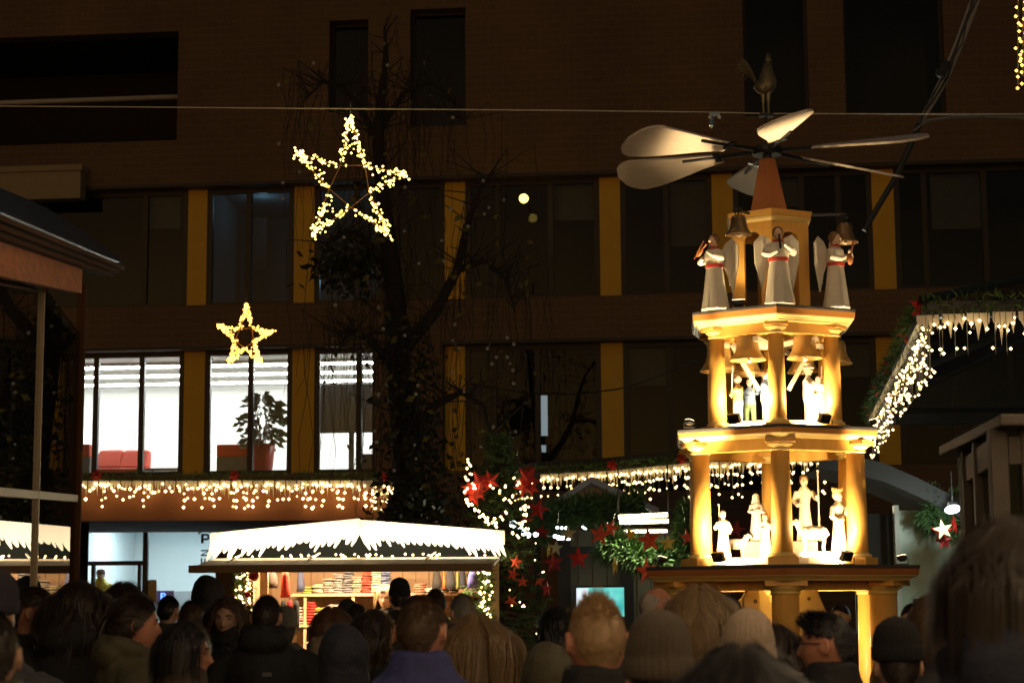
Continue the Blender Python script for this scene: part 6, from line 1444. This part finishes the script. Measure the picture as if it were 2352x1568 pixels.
# hats -------------------------------------------------------------
def beanie_mesh(tall=1.0, pom=False, ribs=26, loose=0.0):
    q = MB(); prof = [(1.0, -.005), (1.06, .0), (1.07, .02), (1.06, .042), (1.0, .046), (1.01, .06), (.96, .085), (.82, .115 * tall), (.58, .136 * tall), (.30, .148 * tall), (.05, .151 * tall)]; n_ = ribs * 4
    vs = []
    for i, (r_, z) in enumerate(prof):
        for j in range(n_):
            a = 6.283 * j / n_; rib = 1 + .016 * math.cos(a * ribs) * (1 if i < 9 else .2); tilt = .012 * math.sin(a) * (1 if i < 4 else .3)
            vs.append((.086 * r_ * rib * math.cos(a), -.004 + .107 * r_ * rib * math.sin(a) - loose * max(0, z - .05), z + tilt))
    q.add(vs, [(i * n_ + j, i * n_ + (j + 1) % n_, (i + 1) * n_ + (j + 1) % n_, (i + 1) * n_ + j) for i in range(len(prof) - 1) for j in range(n_)] + [tuple(range((len(prof) - 1) * n_, len(prof) * n_))])
    if pom:
        r2_ = random.Random(3)
        for _ in range(400): d = Vector((r2_.gauss(0, 1), r2_.gauss(0, 1), r2_.gauss(0, 1))).normalized(); c = Vector((0, -.01, .165 * tall)); s = d.cross(Vector((.3, .5, .7))).normalized() * .004; q.add([c - s, c + s, c + d * .045], [(0, 1, 2)])
    return q.mesh('knit_hat', True, recalc=False)
HAT = {'beanie': beanie_mesh(), 'pom': beanie_mesh(1.05, True), 'loose': beanie_mesh(1.12, False, 30, .3)}
cq = MB(); cq.lathe([(.090, .02), (.093, .04), (.088, .08), (.065, .11), (.03, .124), (.004, .126)], 28, (0, -.003, 0)); cq.v = [Vector((p.x, p.y * 1.2, p.z)) for p in cq.v]
pk = [(.07 * math.cos(R(a)), .09 + .085 * math.sin(R(a)) * 1.0, .028 - .012 * math.sin(R(a))) for a in range(0, 181, 20)]; cq.add(pk + [(x, y, z + .006) for x, y, z in pk], [tuple(range(10)), tuple(range(19, 9, -1))] + [(i, i + 10, i + 11, i + 1) for i in range(9)]); HAT['cap'] = cq.mesh('cap', True)
# flat newsboy cap of coarse wool
nq = MB(); nq.loft([(0, 0, .030, .092, .112), (0, 0, .052, .112, .132), (0, 0, .075, .112, .132), (0, -.004, .102, .085, .105), (0, -.006, .118, .045, .06), (0, -.006, .122, .006, .008)], 40); HAT['flat'] = nq.mesh('knit_hat', True)
gq = MB()
for s in (-1, 1):
    gq.tube([(s * .034 + .021 * math.cos(a), .108, .008 + .016 * math.sin(a)) for a in [6.283 * i / 14 for i in range(15)]], .0022, 5); gq.tube([(s * .056, .106, .012), (s * .078, .05, .014), (s * .080, -.01, .012)], .0025, 5)
gq.tube([(-.013, .110, .010), (.013, .110, .010)], .002, 5); GLAS = gq.mesh('glasses')
eq = MB()
for s in (-1, 1): eq.ell((s * .031, .0745, .009), (.011, .009, .0065), 10, 8)
EYES = eq.mesh('eyes', True)
bq = MB()
for s in (-1, 1): bq.tube([(s * .014, .094, .026), (s * .032, .092, .031), (s * .048, .082, .026)], [.003, .004, .002], 5)
BROW = bq.mesh('eyebrows')
m_skin = M('skin_light', (.52, .30, .20), .5, .08, 20, sss=.1); m_skin2 = M('skin_ruddy', (.55, .24, .15), .5, .1, 20, sss=.1)
m_eye = M('eye_dark', (.09, .07, .06), .3)
HCOL = {'black': (.010, .008, .007), 'dark': (.030, .018, .010), 'brown': (.075, .040, .018), 'auburn': (.10, .045, .018), 'blond': (.42, .27, .13), 'darkblond': (.22, .14, .065), 'grey': (.22, .20, .18), 'white': (.5, .45, .4)}
CCOL = {'black': (.010, .010, .011), 'navy': (.015, .017, .032), 'blue': (.04, .045, .17), 'olive': (.075, .065, .035), 'brown': (.07, .045, .028), 'grey': (.06, .06, .06), 'yellow': (.55, .45, .04), 'beige': (.24, .18, .11), 'green': (.03, .045, .025), 'slate': (.04, .042, .05)}
def person(label, u, vtop, D, yaw, hair=None, hcol='dark', coat='plain', ccol='black', head=(0, 0), hat=None, hatcol=None, glasses=False, face=False, ruddy=False, floor=0.0, hscale=1.0, extra=None):
    top = W(u, vtop, D); add = {'beanie': .035, 'pom': .045, 'loose': .05, 'cap': .02, 'flat': .02}.get(hat, {'spiky': .03, 'quiff': .02, 'curly': .07, 'long': .02, 'bob': .02, 'wavy': .025, 'face_long': .02, 'pony': .02}.get(hair, .01))
    if coat == 'hoodup': add = .035
    s = (top.z - floor) / (1.75 + add)
    o = obj('person', body_mesh(*head), m_skin2 if ruddy else m_skin); tag(o, label, 'person', 'visitors in the crowd')
    # shift so that the head (not the feet) sits at the pixel
    o.rotation_euler = (0, 0, R(yaw)); o.scale = (s,) * 3; o.location = (top.x, D, floor)
    def child(nm, me, mt, mx=None):
        c = obj(nm, me, mt, o)
        if mx is not None: c.matrix_local = mx
        return c
    Hx = HM(*head)
    cz = Matrix.Translation((0, 0, .045)) if coat != 'hoodup' else None
    child('coat', coat_mesh(coat), M('coat_' + ccol + ('_puffer' if coat == 'puffer' else ''), CCOL[ccol], .75 if coat != 'puffer' else .5, .25, 14, bump=.25), cz); child('trousers', TROU, M('trousers_dark', (.02, .022, .03), .85)); child('shoes', SHOE, M('shoe_leather', (.02, .017, .015), .5))
    if hat and not hair: hair = 'buzz' if hat == 'cap' else 'short'
    if hair: child('hair', hair_mesh(hair), M('hair_' + hcol, HCOL[hcol], .45, .35, 60), Hx @ Matrix.Diagonal((hscale, hscale, hscale, 1)))
    if hat: child('knit_hat' if hat not in ('cap',) else 'cap', HAT[hat], M('hat_' + str(hatcol), hatcol, .95, .25, 60, bump=.6, bscale=260), Hx @ Matrix.Translation((0, -.004, .035 if hat not in ('cap', 'flat') else .012)) @ Matrix.Rotation(R(-6), 4, 'X'))
    if face: child('eyes', EYES, m_eye, Hx); child('eyebrows', BROW, M('hair_' + hcol, HCOL[hcol], .45, .35, 60), Hx)
    if glasses: child('glasses', GLAS, m_dark, Hx)
    if extra == 'strap':
        q = MB(); q.ribbon([(.07, -.10, 1.46), (.085, -.175, 1.38), (.05, -.19, 1.20), (-.02, -.19, 1.0)], .030, (1, 0, .2)); c = q.build('bag_strap', M('white_strap', (.5, .48, .44), .7, .5, 60), o, recalc=False)
    if extra == 'badge':
        q = MB(); q.box((.03, -.172, 1.34), (.05, .006, .022)); q.build('jacket_logo', M('grey_logo', (.16, .16, .16), .6), o)
    return o
# far row, near the stall
person('woman seller with blonde hair standing inside the knitwear stall', 889, 1342, 20.0, 165, 'bob', 'blond', 'plain', 'grey', face=True)
person('person in a tight black beanie right before the stall seller', 918, 1334, 17.2, 5, None, coat='plain', ccol='black', hat='beanie', hatcol=(.008, .008, .009))
person('dark-haired person half hidden behind the man in the blue jacket', 1001, 1351, 15.5, 20, 'short', 'dark', 'plain', 'brown')
person('man with thinning grey hair turned aside at the stall end', 1064, 1363, 12.0, 25, 'short', 'grey', 'collar', 'black')
person('person in a dark hat bending over knitwear behind the bob-haired woman', 797, 1385, 16.0, 30, None, coat='plain', ccol='navy', hat='loose', hatcol=(.03, .028, .025))
person('dark-haired shopper between the bob-haired woman and the woman in profile', 820, 1386, 14.5, 10, 'short', 'dark', 'plain', 'brown')
person('person in a grey knit hat behind the broad black jacket', 656, 1401, 13.5, 10, None, coat='plain', ccol='grey', hat='beanie', hatcol=(.16, .15, .14))
person('tall dark hooded silhouette before the parking office window', 478, 1318, 14.0, 10, None, coat='hoodup', ccol='black')
person('woman with long brown hair facing the viewer', 525, 1370, 11.2, 172, 'face_long', 'brown', 'scarf', 'black', face=True)
person('man with short hair in a broad black jacket with small logo', 612, 1365, 10.4, 0, 'short', 'dark', 'hooddown', 'black', extra='badge')
person('person with short greying hair seen from behind beside the parking window', 440, 1377, 12.0, 5, 'short', 'brown', 'plain', 'black')
person('small distant dark-haired person under the blue screen', 386, 1366, 15.0, -20, 'short', 'black', 'plain', 'olive')
person('attendant in yellow jacket and cap inside the parking office', 232, 1306, 39.6, 178, 'buzz', 'dark', 'collar', 'yellow', hat='cap', hatcol=(.05, .05, .06), floor=.752)
person('distant person in a dark peaked cap in profile', 236, 1358, 15.0, -85, 'buzz', 'dark', 'plain', 'brown', hat='cap', hatcol=(.03, .025, .02))
person('dark-haired person right behind the woman with tied-back hair', 285, 1335, 10.5, 0, 'bob', 'dark', 'plain', 'black')
person('person with bushy dark hair in a black coat beside the kiosk', 180, 1330, 8.6, 5, 'wavy', 'dark', 'hooddown', 'black')
person('man with receding hair looking across in profile beside the kiosk', 72, 1343, 8.7, -80, 'short', 'dark', 'plain', 'black', face=True, ruddy=True)
person('person cut off by the photo edge beside the kiosk glass', -22, 1325, 6.5, -10, None, coat='plain', ccol='slate', hat='beanie', hatcol=(.04, .035, .05))
person('woman with tied-back hair in profile, olive coat', 306, 1364, 8.2, -72, 'pony', 'dark', 'hooddown', 'olive', face=True, ruddy=True)
person('person with broad olive shoulders at the lower corner, head out of frame', -30, 1395, 4.6, 15, 'short', 'dark', 'puffer', 'olive')
person('young person with dark hair in profile low in the crowd', 420, 1426, 7.3, -82, 'bob', 'black', 'scarf', 'brown', face=True, ruddy=True)
person('woman with brown bob seen from behind in a beige hooded coat', 762, 1392, 11.0, 8, 'bob', 'auburn', 'hooddown', 'beige')
person('woman with long dark hair in profile with lit nose', 856, 1397, 9.6, -68, 'wavy', 'dark', 'plain', 'black', face=True)
person('person in raised navy hood with a white bag strap', 790, 1428, 7.6, 5, None, coat='hoodup', ccol='navy', extra='strap')
person('big man with short brown hair in a blue jacket', 966, 1362, 6.1, -14, 'short', 'brown', 'collar', 'blue', ruddy=True)
person('woman with long fair hair falling down her back', 1095, 1406, 7.8, 8, 'long', 'darkblond', 'plain', 'black')
person('dark-haired woman turned away beside the fair-haired man', 1284, 1392, 9.5, 60, 'wavy', 'black', 'plain', 'brown')
person('person in an olive hood in front of the dark-haired woman', 1262, 1470, 6.6, 10, None, coat='hoodup', ccol='olive')
person('man with short spiky fair hair and reddish ear, seen from behind', 1372, 1352, 5.0, 8, 'spiky', 'blond', 'collar', 'black', head=(0, -4), ruddy=True)
person('bald man with glasses looking down beside the pyramid', 1502, 1344, 11.2, -58, 'ring', 'white', 'plain', 'black', head=(0, -18), glasses=True, face=True, ruddy=True)
person('woman with fair bob hair before the lowest pyramid tier', 1608, 1347, 6.5, -8, 'bob', 'darkblond', 'plain', 'grey', hscale=1.06)
person('person with dark grey hair just behind the fair bob', 1672, 1368, 9.5, -10, 'short', 'grey', 'plain', 'black')
person('person in a coarse grey-brown knit hat, close to the viewer', 1512, 1433, 4.55, 5, None, coat='plain', ccol='brown', hat='loose', hatcol=(.13, .10, .07))
person('person in a cream ribbed knit hat amid the crowd', 1717, 1424, 5.7, 6, 'buzz', 'grey', 'plain', 'black', hat='loose', hatcol=(.55, .42, .30))
person('person with dark fur hood beside the cream hat', 1772, 1428, 7.4, -20, 'wavy', 'dark', 'plain', 'black')
person('dark-haired head low in front, cut by the lower photo edge', 1700, 1488, 3.3, 0, 'bob', 'black', 'plain', 'black', hscale=1.05)
person('man with dark quiff in profile before the house models', 1905, 1396, 6.6, 68, 'quiff', 'black', 'collar', 'black', face=True, ruddy=True, glasses=True)
person('pale-faced distant person behind the house models', 1931, 1384, 16.5, 150, 'short', 'dark', 'plain', 'black', face=True)
person('person in a round black hat at the foot of the golden column', 2060, 1436, 6.3, 0, None, coat='plain', ccol='black', hat='beanie', hatcol=(.010, .009, .009))
person('person in a pale pink knit hat behind the round black hat', 2103, 1419, 8.6, 5, None, coat='plain', ccol='black', hat='beanie', hatcol=(.50, .34, .28))
person('dark-haired person before the framed poster', 2098, 1384, 12.5, 15, 'short', 'black', 'plain', 'brown')
person('brown-haired person partly hidden by the largest head', 2152, 1362, 7.0, 25, 'bob', 'brown', 'plain', 'black')
person('person with big loose brown hair and dark jacket, largest in the crowd', 2326, 1206, 3.5, 6, 'bob', 'dark', 'hooddown', 'navy', hscale=1.1)
